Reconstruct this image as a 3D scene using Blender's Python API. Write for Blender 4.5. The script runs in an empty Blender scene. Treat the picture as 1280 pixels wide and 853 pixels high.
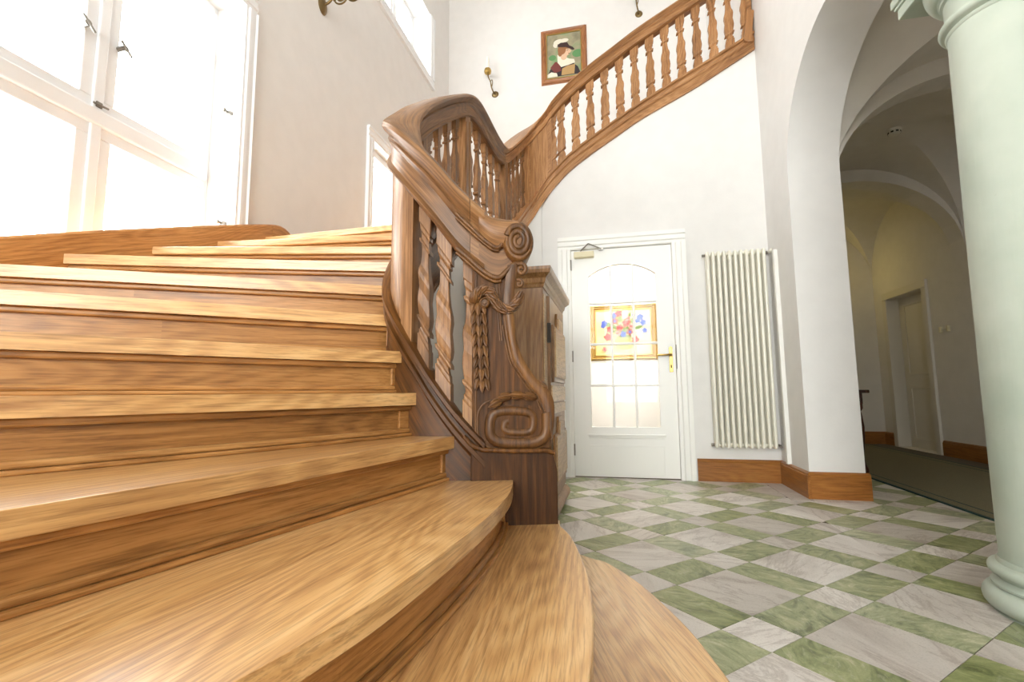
import bpy, bmesh, math, random
from mathutils import Vector, Matrix
random.seed(7)
PI = math.pi
SC = bpy.context.scene
COL = SC.collection

# ------------------------------------------------------------------ camera
cam = bpy.data.cameras.new('camera')
cam.sensor_width = 36.0
cam.lens = 595.0 / 1280.0 * 36.0
cam.clip_start = 0.02
camo = bpy.data.objects.new('camera', cam)
COL.objects.link(camo)
PITCH, ROLL, YAW = 0.1074, 0.0073, math.radians(12.5)
def cam_axes():
    cp, sp = math.cos(PITCH), math.sin(PITCH)
    right, fwd, down = Vector((1, 0, 0)), Vector((0, cp, sp)), Vector((0, sp, -cp))
    r2 = right * math.cos(ROLL) + down * math.sin(ROLL)
    d2 = down * math.cos(ROLL) - right * math.sin(ROLL)
    m = Matrix.Rotation(YAW, 3, 'Z')
    return m @ r2, m @ d2, m @ fwd
cr, cd, cf = cam_axes()
camo.matrix_world = Matrix(((cr.x, -cd.x, -cf.x, 0), (cr.y, -cd.y, -cf.y, 0), (cr.z, -cd.z, -cf.z, 0.82), (0, 0, 0, 1)))
SC.camera = camo

# ------------------------------------------------------------------ sky and exposure
wd = bpy.data.worlds.new('sky')
SC.world = wd
wd.use_nodes = True
wd.node_tree.nodes['Background'].inputs[0].default_value = (1.0, 0.995, 0.99, 1)
wd.node_tree.nodes['Background'].inputs[1].default_value = 9.0
SC.view_settings.view_transform = 'Standard'
SC.view_settings.look = 'None'
SC.view_settings.gamma = 1.0
SC.view_settings.use_curve_mapping = False
SC.view_settings.exposure = 0.9
SC.cycles.max_bounces = 10
SC.cycles.diffuse_bounces = 7
SC.cycles.glossy_bounces = 4
SC.cycles.transparent_max_bounces = 12
SC.cycles.caustics_reflective = False
SC.cycles.caustics_refractive = False
SC.cycles.sample_clamp_indirect = 8.0
SC.cycles.use_denoising = True

def portal(name, loc, normal, w, h):
    l = bpy.data.lights.new(name, 'AREA')
    l.shape = 'RECTANGLE'
    l.size, l.size_y = w, h
    l.cycles.is_portal = True
    o = bpy.data.objects.new(name, l)
    COL.objects.link(o)
    o.location = loc
    o.rotation_euler = Vector(normal).to_track_quat('-Z', 'Y').to_euler()
portal('window_portal', (-2.95, 1.91, 2.5), (1, 0, 0), 1.5, 2.4)
portal('window_portal', (-2.95, 4.85, 2.83), (1, 0, 0), .8, 1.5)
portal('window_portal', (-2.95, 5.26, 5.87), (1, 0, 0), 1.6, 1.05)
portal('window_portal', (2.85, -3.35, 1.7), (0, 1, 0), .75, 1.1)
for _x in (-1.525, 0.425):
    portal('window_portal', (_x, -6.72, 2.8), (0, 1, 0), 1.8, 4.9)

# ------------------------------------------------------------------ material helpers
def sr(r, g, b):
    f = lambda c: (c / 255 / 12.92) if c / 255 <= 0.04045 else ((c / 255 + 0.055) / 1.055) ** 2.4
    return (f(r), f(g), f(b), 1)
class NT:
    def __init__(s, name):
        s.m = bpy.data.materials.new(name)
        s.m.use_nodes = True
        s.t = s.m.node_tree
        s.b = s.t.nodes['Principled BSDF']
    def n(s, typ, **kw):
        x = s.t.nodes.new(typ)
        for k, v in kw.items():
            if k.startswith('i_'):
                x.inputs[k[2:].replace('_', ' ')].default_value = v
            else:
                setattr(x, k, v)
        return x
    def l(s, a, b): s.t.links.new(a, b)
    def ramp(s, fac, stops):
        r = s.n('ShaderNodeValToRGB')
        while len(r.color_ramp.elements) < len(stops): r.color_ramp.elements.new(0.5)
        for e, (p, c) in zip(r.color_ramp.elements, stops):
            e.position = p; e.color = c
        s.l(fac, r.inputs[0])
        return r.outputs[0]
    def mix(s, fac, a, b, mode='MIX'):
        m = s.n('ShaderNodeMix', data_type='RGBA', blend_type=mode)
        for i, v in ((0, fac), (6, a), (7, b)):
            if hasattr(v, 'links'): s.l(v, m.inputs[i])
            else: m.inputs[i].default_value = v
        return m.outputs[2]
    def math(s, op, a, b=0.5):
        m = s.n('ShaderNodeMath', operation=op)
        for i, v in ((0, a), (1, b)):
            if hasattr(v, 'links'): s.l(v, m.inputs[i])
            else: m.inputs[i].default_value = v
        return m.outputs[0]

MATS = {}
def plain(name, col, rough=0.5, metal=0.0, bump=0.0, bscale=40, coat=0.0, var=0.0):
    if name in MATS: return MATS[name]
    t = NT(name)
    t.b.inputs['Base Color'].default_value = col
    t.b.inputs['Roughness'].default_value = rough
    t.b.inputs['Metallic'].default_value = metal
    t.b.inputs['Coat Weight'].default_value = coat
    if bump or var:
        tc = t.n('ShaderNodeTexCoord')
        no = t.n('ShaderNodeTexNoise', i_Scale=bscale, i_Detail=5.0)
        t.l(tc.outputs['Object'], no.inputs['Vector'])
        if bump:
            bp = t.n('ShaderNodeBump', i_Strength=bump, i_Distance=0.01)
            t.l(no.outputs[0], bp.inputs['Height']); t.l(bp.outputs[0], t.b.inputs['Normal'])
        if var:
            c2 = tuple(x * (1 - var) for x in col[:3]) + (1,)
            n2 = t.n('ShaderNodeTexNoise', i_Scale=bscale * .12, i_Detail=4.0)
            t.l(tc.outputs['Object'], n2.inputs['Vector'])
            t.l(t.ramp(n2.outputs[0], [(0.35, c2), (0.65, col)]), t.b.inputs['Base Color'])
    MATS[name] = t.m
    return t.m

def wood(name, dark, mid, light, axis='X', uv=False, rough=0.38, coat=0.25, grain=1.0, bump=0.15, spec=0.3):
    """oak: grain runs along the given local axis (or along U of the UV map)"""
    if name in MATS: return MATS[name]
    t = NT(name)
    tc = t.n('ShaderNodeTexCoord')
    sep = t.n('ShaderNodeSeparateXYZ')
    t.l(tc.outputs['UV' if uv else 'Object'], sep.inputs[0])
    com = t.n('ShaderNodeCombineXYZ')
    order = {'X': 'XYZ', 'Y': 'YXZ', 'Z': 'ZXY'}[axis]
    for i, a in enumerate(order): t.l(sep.outputs['XYZ'.index(a)], com.inputs[i])
    oi = t.n('ShaderNodeObjectInfo')
    off = t.math('MULTIPLY', oi.outputs['Random'], 37.0)
    add = t.n('ShaderNodeVectorMath', operation='ADD')
    t.l(com.outputs[0], add.inputs[0]); t.l(off, add.inputs[1])
    def mapped(sx, sy, sz):
        mp = t.n('ShaderNodeVectorMath', operation='MULTIPLY')
        t.l(add.outputs[0], mp.inputs[0]); mp.inputs[1].default_value = (sx * grain, sy * grain, sz * grain)
        return mp.outputs[0]
    rg = t.n('ShaderNodeTexNoise', i_Scale=1.0, i_Detail=1.5, i_Roughness=0.4)
    t.l(mapped(0.7, 4.0, 4.0), rg.inputs['Vector'])
    ring = t.math('SINE', t.math('MULTIPLY', rg.outputs[0], 150.0))
    n1 = t.n('ShaderNodeTexNoise', i_Scale=1.0, i_Detail=6.0, i_Roughness=0.62)
    t.l(mapped(2.4, 70, 70), n1.inputs['Vector'])
    n2 = t.n('ShaderNodeTexNoise', i_Scale=1.0, i_Detail=3.0, i_Roughness=0.7)
    t.l(mapped(7, 170, 170), n2.inputs['Vector'])
    n3 = t.n('ShaderNodeTexNoise', i_Scale=1.0, i_Detail=3.0)
    t.l(mapped(1.0, 3.0, 3.0), n3.inputs['Vector'])
    s1 = t.math('ADD', t.math('MULTIPLY', ring, 0.05), t.math('MULTIPLY', n1.outputs[0], 0.50))
    s1 = t.math('ADD', s1, t.math('MULTIPLY', n3.outputs[0], 0.52))
    c = t.ramp(s1, [(0.28, dark), (0.52, mid), (0.74, light)])
    pores = t.ramp(n2.outputs[0], [(0.38, (0.5, 0.44, 0.38, 1)), (0.52, (1, 1, 1, 1))])
    c = t.mix(0.6, c, pores, 'MULTIPLY')
    br = t.n('ShaderNodeHueSaturation')
    t.l(c, br.inputs['Color'])
    t.l(t.math('ADD', t.math('MULTIPLY', oi.outputs['Random'], 0.2), 0.9), br.inputs['Value'])
    t.l(br.outputs[0], t.b.inputs['Base Color'])
    t.l(t.math('ADD', t.math('MULTIPLY', n1.outputs[0], 0.2), rough - 0.1), t.b.inputs['Roughness'])
    t.b.inputs['Coat Weight'].default_value = coat
    t.b.inputs['Coat Roughness'].default_value = 0.22
    t.b.inputs['Specular IOR Level'].default_value = spec
    if bump:
        bp = t.n('ShaderNodeBump', i_Strength=bump, i_Distance=0.004)
        t.l(n1.outputs[0], bp.inputs['Height']); t.l(bp.outputs[0], t.b.inputs['Normal'])
    MATS[name] = t.m
    return t.m

def stone(name, stops, vein, vscale, rough, green=False):
    t = NT(name)
    tc = t.n('ShaderNodeTexCoord'); oi = t.n('ShaderNodeObjectInfo')
    off = t.math('MULTIPLY', oi.outputs['Random'], 91.0)
    add = t.n('ShaderNodeVectorMath', operation='ADD')
    t.l(tc.outputs['Object'], add.inputs[0]); t.l(off, add.inputs[1])
    rot = t.n('ShaderNodeVectorRotate', rotation_type='Z_AXIS')
    t.l(add.outputs[0], rot.inputs['Vector'])
    t.l(t.math('MULTIPLY', oi.outputs['Random'], 6.28), rot.inputs['Angle'])
    st = t.n('ShaderNodeVectorMath', operation='MULTIPLY'); st.inputs[1].default_value = (0.75, 1.35, 1) if green else (0.45, 1.6, 1)
    t.l(rot.outputs[0], st.inputs[0])
    n1 = t.n('ShaderNodeTexNoise', i_Scale=vscale, i_Detail=8.0, i_Roughness=0.68, i_Distortion=1.6 if green else 0.8)
    t.l(st.outputs[0], n1.inputs['Vector'])
    c = t.ramp(n1.outputs[0], stops)
    n2 = t.n('ShaderNodeTexNoise', i_Scale=vscale * (1.4 if green else .5), i_Detail=7.0, i_Roughness=0.7, i_Distortion=2.5)
    t.l(st.outputs[0], n2.inputs['Vector'])
    v = t.ramp(n2.outputs[0], [(0.47, (0, 0, 0, 1)), (0.5, (1, 1, 1, 1)), (0.53, (0, 0, 0, 1))] if not green else
               [(0.56, (0, 0, 0, 1)), (0.66, (1, 1, 1, 1)), (0.7, (0.3, 0.3, 0.3, 1))])
    c = t.mix(t.math('MULTIPLY', v, 0.35), c, vein)
    sp = t.n('ShaderNodeTexNoise', i_Scale=160.0, i_Detail=2.0)
    t.l(tc.outputs['Object'], sp.inputs['Vector'])
    c = t.mix(0.5, c, t.ramp(sp.outputs[0], [(0.3, (0.72, 0.72, 0.72, 1)), (0.5, (1, 1, 1, 1))]), 'MULTIPLY')
    hs = t.n('ShaderNodeHueSaturation')
    t.l(c, hs.inputs['Color'])
    t.l(t.math('ADD', t.math('MULTIPLY', oi.outputs['Random'], 0.34), 0.80), hs.inputs['Value'])
    t.l(t.math('ADD', t.math('MULTIPLY', oi.outputs['Random'], -0.35), 1.0), hs.inputs['Saturation'])
    t.l(hs.outputs[0], t.b.inputs['Base Color'])
    t.l(t.math('ADD', t.math('MULTIPLY', n1.outputs[0], 0.25), rough), t.b.inputs['Roughness'])
    bp = t.n('ShaderNodeBump', i_Strength=0.08, i_Distance=0.003)
    t.l(n2.outputs[0], bp.inputs['Height']); t.l(bp.outputs[0], t.b.inputs['Normal'])
    return t.m

M_grey = stone('grey_stone', [(0.3, sr(172, 160, 150)), (0.48, sr(210, 202, 194)), (0.7, sr(226, 220, 213))], sr(125, 100, 85), 2.6, 0.3)
M_green = stone('green_marble', [(0.32, sr(94, 104, 60)), (0.45, sr(136, 146, 92)), (0.58, sr(166, 171, 118)), (0.72, sr(202, 198, 160))], sr(206, 202, 178), 9.0, 0.26, True)
M_border = stone('border_stone', [(0.3, sr(180, 168, 158)), (0.5, sr(205, 196, 188)), (0.7, sr(214, 206, 198))], sr(150, 130, 115), 2.0, 0.3)
M_grout = plain('grout', sr(96, 86, 74), 0.9, bump=0.2)
M_wall = plain('white_plaster', sr(230, 228, 226), 0.85, bump=0.06, bscale=60, var=0.03)
M_cwall = plain('corridor_plaster', sr(224, 219, 211), 0.85, bump=0.06, bscale=60, var=0.04)
M_paint = plain('white_gloss_paint', sr(240, 239, 235), 0.35, coat=0.1)
M_sash = plain('window_paint', sr(238, 240, 243), 0.4)
M_cdoor = plain('corridor_door_paint', sr(214, 208, 196), 0.45)
M_rad = plain('radiator_enamel', sr(238, 235, 222), 0.35, coat=0.15)
M_brass = plain('aged_brass', sr(128, 108, 74), 0.4, 1.0)
M_gold = plain('polished_brass', sr(190, 158, 92), 0.3, 1.0)
M_steel = plain('dull_steel', sr(150, 145, 138), 0.35, 1.0)
M_beige = plain('beige_plastic', sr(222, 212, 178), 0.5)
M_plastic = plain('white_plastic', sr(226, 222, 210), 0.5)
M_dark = plain('dark_iron', sr(50, 44, 38), 0.5, 0.8)
M_teal = plain('runner_edge', sr(36, 66, 62), 0.9)
M_bulb = plain('white_candle', sr(245, 240, 228), 0.5)
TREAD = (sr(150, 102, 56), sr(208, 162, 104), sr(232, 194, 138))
RISER = (sr(120, 78, 38), sr(172, 122, 68), sr(196, 148, 90))  # same oak as the treads, deeper tone stands in for weaker light
BASEB = (sr(122, 74, 28), sr(154, 98, 42), sr(174, 118, 56))
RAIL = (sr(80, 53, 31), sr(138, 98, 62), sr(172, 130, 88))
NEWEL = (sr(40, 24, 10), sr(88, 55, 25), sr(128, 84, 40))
UPPER = (sr(116, 76, 44), sr(172, 124, 80), sr(200, 154, 108))  # paler than RAIL for age and for stronger light, both put into the colour
CAB = (sr(96, 64, 34), sr(142, 102, 62), sr(172, 132, 88))
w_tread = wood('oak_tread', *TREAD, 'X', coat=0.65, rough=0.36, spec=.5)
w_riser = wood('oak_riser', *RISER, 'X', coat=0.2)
w_base = wood('oak_baseboard', *BASEB, 'X', coat=0.25, bump=0.05)
w_string = wood('oak_wall_string', sr(152, 98, 52), sr(198, 142, 84), sr(220, 168, 108), uv=True)
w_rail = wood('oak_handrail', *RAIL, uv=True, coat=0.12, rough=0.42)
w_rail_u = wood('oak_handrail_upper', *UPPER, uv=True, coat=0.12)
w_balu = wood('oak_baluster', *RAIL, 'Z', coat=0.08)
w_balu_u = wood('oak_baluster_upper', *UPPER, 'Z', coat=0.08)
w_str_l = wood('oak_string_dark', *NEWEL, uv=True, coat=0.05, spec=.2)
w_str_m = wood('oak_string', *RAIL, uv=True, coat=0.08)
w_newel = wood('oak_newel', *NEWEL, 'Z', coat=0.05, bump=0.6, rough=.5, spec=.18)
w_block = wood('oak_newel_block', sr(34, 20, 9), sr(68, 41, 18), sr(100, 63, 30), 'Z', coat=0.05, bump=0.4, rough=.5, spec=.18)
w_carve = wood('oak_carving', sr(60, 37, 18), sr(108, 72, 38), sr(142, 100, 56), 'Z', coat=0.1, bump=0.3, rough=.42)
w_cab = wood('cabinet_oak', *CAB, 'Z', coat=0.1)
w_cabl = wood('cabinet_oak_limed', sr(150, 118, 84), sr(186, 154, 116), sr(206, 178, 140), 'Y', coat=0.05)
w_cons = wood('dark_mahogany', sr(34, 16, 9), sr(62, 30, 18), sr(84, 44, 26), 'Z', coat=0.3)
w_frame = wood('frame_wood', sr(110, 66, 36), sr(158, 104, 64), sr(190, 134, 88), uv=True)

def glass_mat(name, tint=(1, 1, 1, 1), gloss=0.06):
    t = NT(name)
    tr = t.n('ShaderNodeBsdfTransparent'); tr.inputs[0].default_value = tint
    gl = t.n('ShaderNodeBsdfGlossy'); gl.inputs['Roughness'].default_value = 0.02
    lw = t.n('ShaderNodeLayerWeight'); lw.inputs[0].default_value = 0.5
    fr5 = t.math('POWER', lw.outputs['Facing'], 4.0)
    fac = t.math('ADD', t.math('MULTIPLY', fr5, 0.5), 0.012)
    mx = t.n('ShaderNodeMixShader')
    t.l(fac, mx.inputs[0]); t.l(tr.outputs[0], mx.inputs[1]); t.l(gl.outputs[0], mx.inputs[2])
    out = [n for n in t.t.nodes if n.type == 'OUTPUT_MATERIAL'][0]
    t.l(mx.outputs[0], out.inputs[0])
    return t.m
M_glass = glass_mat('window_glass', (0.97, 0.99, 0.98, 1))

def column_mat():
    t = NT('pale_green_paint')
    tc = t.n('ShaderNodeTexCoord')
    mp = t.n('ShaderNodeVectorMath', operation='MULTIPLY'); mp.inputs[1].default_value = (60, 60, 5)
    t.l(tc.outputs['Object'], mp.inputs[0])
    n1 = t.n('ShaderNodeTexNoise', i_Scale=1.0, i_Detail=5.0); t.l(mp.outputs[0], n1.inputs['Vector'])
    n2 = t.n('ShaderNodeTexNoise', i_Scale=3.0, i_Detail=5.0); t.l(tc.outputs['Object'], n2.inputs['Vector'])
    vo = t.n('ShaderNodeTexVoronoi', i_Scale=9.0); t.l(tc.outputs['Object'], vo.inputs['Vector'])
    pit = t.ramp(vo.outputs['Distance'], [(0.0, (0, 0, 0, 1)), (0.05, (1, 1, 1, 1))])
    c = t.ramp(n2.outputs[0], [(0.3, sr(168, 179, 165)), (0.6, sr(186, 194, 181)), (0.8, sr(197, 201, 189))])
    t.l(c, t.b.inputs['Base Color'])
    t.b.inputs['Roughness'].default_value = 0.5
    h = t.math('ADD', t.math('MULTIPLY', n1.outputs[0], 0.6), t.math('MULTIPLY', pit, 0.7))
    bp = t.n('ShaderNodeBump', i_Strength=0.35, i_Distance=0.004)
    t.l(h, bp.inputs['Height']); t.l(bp.outputs[0], t.b.inputs['Normal'])
    return t.m
M_col = column_mat()
def runner_mat():
    t = NT('runner_felt')
    tc = t.n('ShaderNodeTexCoord')
    n1 = t.n('ShaderNodeTexNoise', i_Scale=220.0, i_Detail=3.0); t.l(tc.outputs['Object'], n1.inputs['Vector'])
    t.l(t.ramp(n1.outputs[0], [(0.35, sr(98, 92, 70)), (0.65, sr(132, 126, 100))]), t.b.inputs['Base Color'])
    t.b.inputs['Roughness'].default_value = 0.95
    return t.m
M_run = runner_mat()

# ------------------------------------------------------------------ object helpers
WM = {}
def reg(o, name, label=None, cat=None, group=None, kind=None, parent=None, m=None):
    COL.objects.link(o)
    m = m or Matrix.Identity(4)
    o.matrix_basis = m
    WM[o.name] = m
    if parent is not None:
        o.parent = parent
        o.matrix_parent_inverse = WM[parent.name].inverted()
    if label: o['label'] = label
    if cat: o['category'] = cat
    if group: o['group'] = group
    if kind: o['kind'] = kind
    return o
def thing(name, label, cat, loc, group=None, rz=0.0):
    o = bpy.data.objects.new(name, None)
    o.empty_display_size = 0.1
    return reg(o, name, label, cat, group, m=Matrix.Translation(Vector(loc)) @ Matrix.Rotation(rz, 4, 'Z'))

class MB:
    """collects shapes, then builds one mesh object"""
    def __init__(s): s.v, s.f, s.uv, s.mi = [], [], [], []
    def add(s, verts, faces, uvs=None, mi=0):
        k = len(s.v)
        s.v += [tuple(map(float, v)) for v in verts]
        for i, f in enumerate(faces):
            s.f.append([k + j for j in f]); s.uv.append(uvs[i] if uvs else None); s.mi.append(mi)
        return s
    def box(s, x0, x1, y0, y1, z0, z1, mi=0):
        v = [(x, y, z) for z in (z0, z1) for y in (y0, y1) for x in (x0, x1)]
        return s.add(v, [(0, 2, 3, 1), (4, 5, 7, 6), (0, 1, 5, 4), (2, 6, 7, 3), (0, 4, 6, 2), (1, 3, 7, 5)], mi=mi)
    def prism(s, poly, z0, z1, axis='z', mi=0):
        """poly extruded along an axis: 'z' (x,y), 'x' (y,z), 'y' (x,z)"""
        n = len(poly)
        mk = {'z': lambda p, d: (p[0], p[1], d), 'x': lambda p, d: (d, p[0], p[1]), 'y': lambda p, d: (p[0], d, p[1])}[axis]
        v = [mk(p, z0) for p in poly] + [mk(p, z1) for p in poly]
        f = [tuple(range(n)), tuple(range(2 * n - 1, n - 1, -1))] + [(i, i + n, (i + 1) % n + n, (i + 1) % n) for i in range(n)]
        return s.add(v, f, mi=mi)
    def lathe(s, prof, cx=0, cy=0, seg=32, a0=0, a1=2 * PI, mi=0):
        full = abs(a1 - a0 - 2 * PI) < 1e-6
        n = seg if full else seg + 1
        v = [(cx + r * math.cos(a0 + (a1 - a0) * j / seg), cy + r * math.sin(a0 + (a1 - a0) * j / seg), z) for r, z in prof for j in range(n)]
        f = []
        for i in range(len(prof) - 1):
            for j in range(seg):
                a, b = i * n + j, i * n + (j + 1) % n
                f.append((a, b, b + n, a + n))
        if full:
            f.append(tuple(range(n - 1, -1, -1))); f.append(tuple((len(prof) - 1) * n + j for j in range(n)))
        return s.add(v, f, mi=mi)
    def tube(s, pts, r, seg=8, mi=0, flat=None, up=None):
        """round tube along points; r is a number or a list; flat scales the section along 'up'"""
        pts = [Vector(p) for p in pts]
        n = len(pts)
        rs = r if isinstance(r, (list, tuple)) else [r] * n
        v, u, acc = [], [], 0
        prev = None
        for i, p in enumerate(pts):
            t = (pts[min(i + 1, n - 1)] - pts[max(i - 1, 0)]).normalized()
            ref = Vector(up) if up else (Vector((0, 0, 1)) if abs(t.z) < 0.95 else Vector((1, 0, 0)))
            if prev is not None and not up: ref = prev
            a = (ref - t * ref.dot(t)).normalized()
            b = t.cross(a)
            prev = a
            for j in range(seg):
                th = 2 * PI * j / seg
                v.append(p + a * (rs[i] * math.cos(th) * (flat or 1)) + b * (rs[i] * math.sin(th)))
        f = [(i * seg + j, i * seg + (j + 1) % seg, (i + 1) * seg + (j + 1) % seg, (i + 1) * seg + j) for i in range(n - 1) for j in range(seg)]
        f += [tuple(range(seg - 1, -1, -1)), tuple((n - 1) * seg + j for j in range(seg))]
        return s.add(v, f, mi=mi)
    def ball(s, c, rx, ry, rz, seg=12, rings=8, mi=0):
        v = [(c[0], c[1], c[2] - rz)]
        for i in range(1, rings):
            ph = -PI / 2 + PI * i / rings
            for j in range(seg):
                v.append((c[0] + rx * math.cos(ph) * math.cos(2 * PI * j / seg), c[1] + ry * math.cos(ph) * math.sin(2 * PI * j / seg), c[2] + rz * math.sin(ph)))
        v.append((c[0], c[1], c[2] + rz))
        f = [(0, 1 + (j + 1) % seg, 1 + j) for j in range(seg)]
        for i in range(rings - 2):
            for j in range(seg):
                a, b = 1 + i * seg + j, 1 + i * seg + (j + 1) % seg
                f.append((a, b, b + seg, a + seg))
        k = 1 + (rings - 2) * seg
        f += [(k + j, k + (j + 1) % seg, len(v) - 1) for j in range(seg)]
        return s.add(v, f, mi=mi)
    def grid(s, rows, closed=False, mi=0, uvscale=True):
        """rows of points (same length) joined to a sheet; UV in metres"""
        n = len(rows[0]); v = [p for r in rows for p in r]
        ul = [0.0]
        for i in range(1, len(rows)): ul.append(ul[-1] + max((Vector(rows[i][j]) - Vector(rows[i - 1][j])).length for j in (0, n // 2)))
        vl = [0.0]
        for j in range(1, n + 1): vl.append(vl[-1] + (Vector(rows[0][j % n]) - Vector(rows[0][j - 1])).length)
        f, uv = [], []
        for i in range(len(rows) - 1):
            for j in range(n if closed else n - 1):
                a, b = i * n + j, i * n + (j + 1) % n
                f.append((a, b, b + n, a + n))
                uv.append(((ul[i], vl[j]), (ul[i], vl[j + 1]), (ul[i + 1], vl[j + 1]), (ul[i + 1], vl[j])))
        if closed:
            f += [tuple(range(n - 1, -1, -1)), tuple((len(rows) - 1) * n + j for j in range(n))]
            uv += [tuple((0.0, 0.01 * j) for j in range(n)), tuple((0.0, 0.01 * j) for j in range(n))]
        return s.add(v, f, uv, mi)
    def mesh(s, name, mat, smooth=None):
        me = bpy.data.meshes.new(name)
        me.from_pydata(s.v, [], s.f)
        for mm in (mat if isinstance(mat, (list, tuple)) else [mat]): me.materials.append(mm)
        for p, i in zip(me.polygons, s.mi): p.material_index = i
        if any(u is not None for u in s.uv):
            ul = me.uv_layers.new(name='UVMap')
            for p, u in zip(me.polygons, s.uv):
                if u is not None and len(u) == p.loop_total:
                    for k, li in enumerate(p.loop_indices): ul.data[li].uv = u[k]
        bm = bmesh.new(); bm.from_mesh(me)
        bmesh.ops.recalc_face_normals(bm, faces=bm.faces)
        bm.to_mesh(me); bm.free()
        if smooth:
            me.polygons.foreach_set('use_smooth', [True] * len(me.polygons))
            me.set_sharp_from_angle(angle=math.radians(smooth))
        me.update()
        return me
    def build(s, name, mat, parent=None, smooth=None, bevel=0, seg=2, m=None, **kw):
        o = bpy.data.objects.new(name, s.mesh(name, mat, smooth))
        reg(o, name, parent=parent, m=m, **kw)
        if bevel:
            b = o.modifiers.new('bevel', 'BEVEL'); b.width = bevel; b.segments = seg; b.limit_method = 'ANGLE'; b.angle_limit = math.radians(40)
            b.harden_normals = False
        return o
def struct(mb, name, mat, **kw):
    if kw.get('parent') is None: kw['kind'] = 'structure'
    return mb.build(name, mat, **kw)

def catmull(pts, per=8):
    out = []
    n = len(pts)
    for i in range(n - 1):
        p0, p1, p2, p3 = pts[max(i - 1, 0)], pts[i], pts[i + 1], pts[min(i + 2, n - 1)]
        for k in range(per):
            t = k / per
            out.append(tuple(0.5 * ((2 * b) + (-a + c) * t + (2 * a - 5 * b + 4 * c - d) * t * t + (-a + 3 * b - 3 * c + d) * t ** 3) for a, b, c, d in zip(p0, p1, p2, p3)))
    out.append(tuple(pts[-1]))
    return out
def lerp(a, b, t): return a + (b - a) * t
def offset2(pl, d):
    """2D polyline moved sideways by d (positive = to the left of its direction)"""
    out = []
    for i in range(len(pl)):
        a, b = Vector(pl[max(i - 1, 0)][:2]), Vector(pl[min(i + 1, len(pl) - 1)][:2])
        t = (b - a).normalized()
        out.append((pl[i][0] - t.y * d, pl[i][1] + t.x * d))
    return out
def clip_half(poly, nx, ny, c):
    out = []
    for i in range(len(poly)):
        a, b = poly[i], poly[(i + 1) % len(poly)]
        da, db = nx * a[0] + ny * a[1] - c, nx * b[0] + ny * b[1] - c
        if da <= 0: out.append(a)
        if (da < 0 < db) or (db < 0 < da):
            t = da / (da - db); out.append((lerp(a[0], b[0], t), lerp(a[1], b[1], t)))
    return out
def area(p): return 0.5 * sum(p[i][0] * p[(i + 1) % len(p)][1] - p[(i + 1) % len(p)][0] * p[i][1] for i in range(len(p)))

# ================================================================== SETTING
R = 0.164                     # riser height
XL, XS = -2.54, -2.51         # left wall, its wall string
YB = 4.75                     # door wall
YP = 6.85                     # stairwell end wall
XR, XR2 = 1.405, 1.785        # arch wall
XC, YE = 3.95, 8.4            # corridor far wall, end wall
ZC = 7.6
YF = -6.5                     # unseen hall front wall, set far back to even out its window light

def wall_with_holes(name, u0, u1, z0, z1, holes, d0, d1, axis, mat):
    """vertical wall: axis 'x' -> lies in a plane of constant x (u = y); holes = (u0,u1,z0,z1)"""
    us = sorted({u0, u1} | {h[0] for h in holes} | {h[1] for h in holes})
    zs = sorted({z0, z1} | {h[2] for h in holes} | {h[3] for h in holes})
    bm = bmesh.new(); cells = {}
    def inside(u, z): return any(h[0] < u < h[1] and h[2] < z < h[3] for h in holes)
    solid = lambda i, j: 0 <= i < len(us) - 1 and 0 <= j < len(zs) - 1 and not inside((us[i] + us[i + 1]) / 2, (zs[j] + zs[j + 1]) / 2)
    P = lambda u, z, d: bm.verts.new((d, u, z) if axis == 'x' else (u, d, z))
    for i in range(len(us) - 1):
        for j in range(len(zs) - 1):
            if not solid(i, j): continue
            a, b, c, e = us[i], us[i + 1], zs[j], zs[j + 1]
            for d in (d0, d1): bm.faces.new([P(a, c, d), P(b, c, d), P(b, e, d), P(a, e, d)])
            if not solid(i - 1, j): bm.faces.new([P(a, c, d0), P(a, e, d0), P(a, e, d1), P(a, c, d1)])
            if not solid(i + 1, j): bm.faces.new([P(b, c, d0), P(b, e, d0), P(b, e, d1), P(b, c, d1)])
            if not solid(i, j - 1): bm.faces.new([P(a, c, d0), P(b, c, d0), P(b, c, d1), P(a, c, d1)])
            if not solid(i, j + 1): bm.faces.new([P(a, e, d0), P(b, e, d0), P(b, e, d1), P(a, e, d1)])
    bmesh.ops.remove_doubles(bm, verts=bm.verts, dist=1e-5)
    bmesh.ops.recalc_face_normals(bm, faces=bm.faces)
    me = bpy.data.meshes.new(name); bm.to_mesh(me); bm.free()
    me.materials.append(mat)
    return reg(bpy.data.objects.new(name, me), name, kind='structure')

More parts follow.
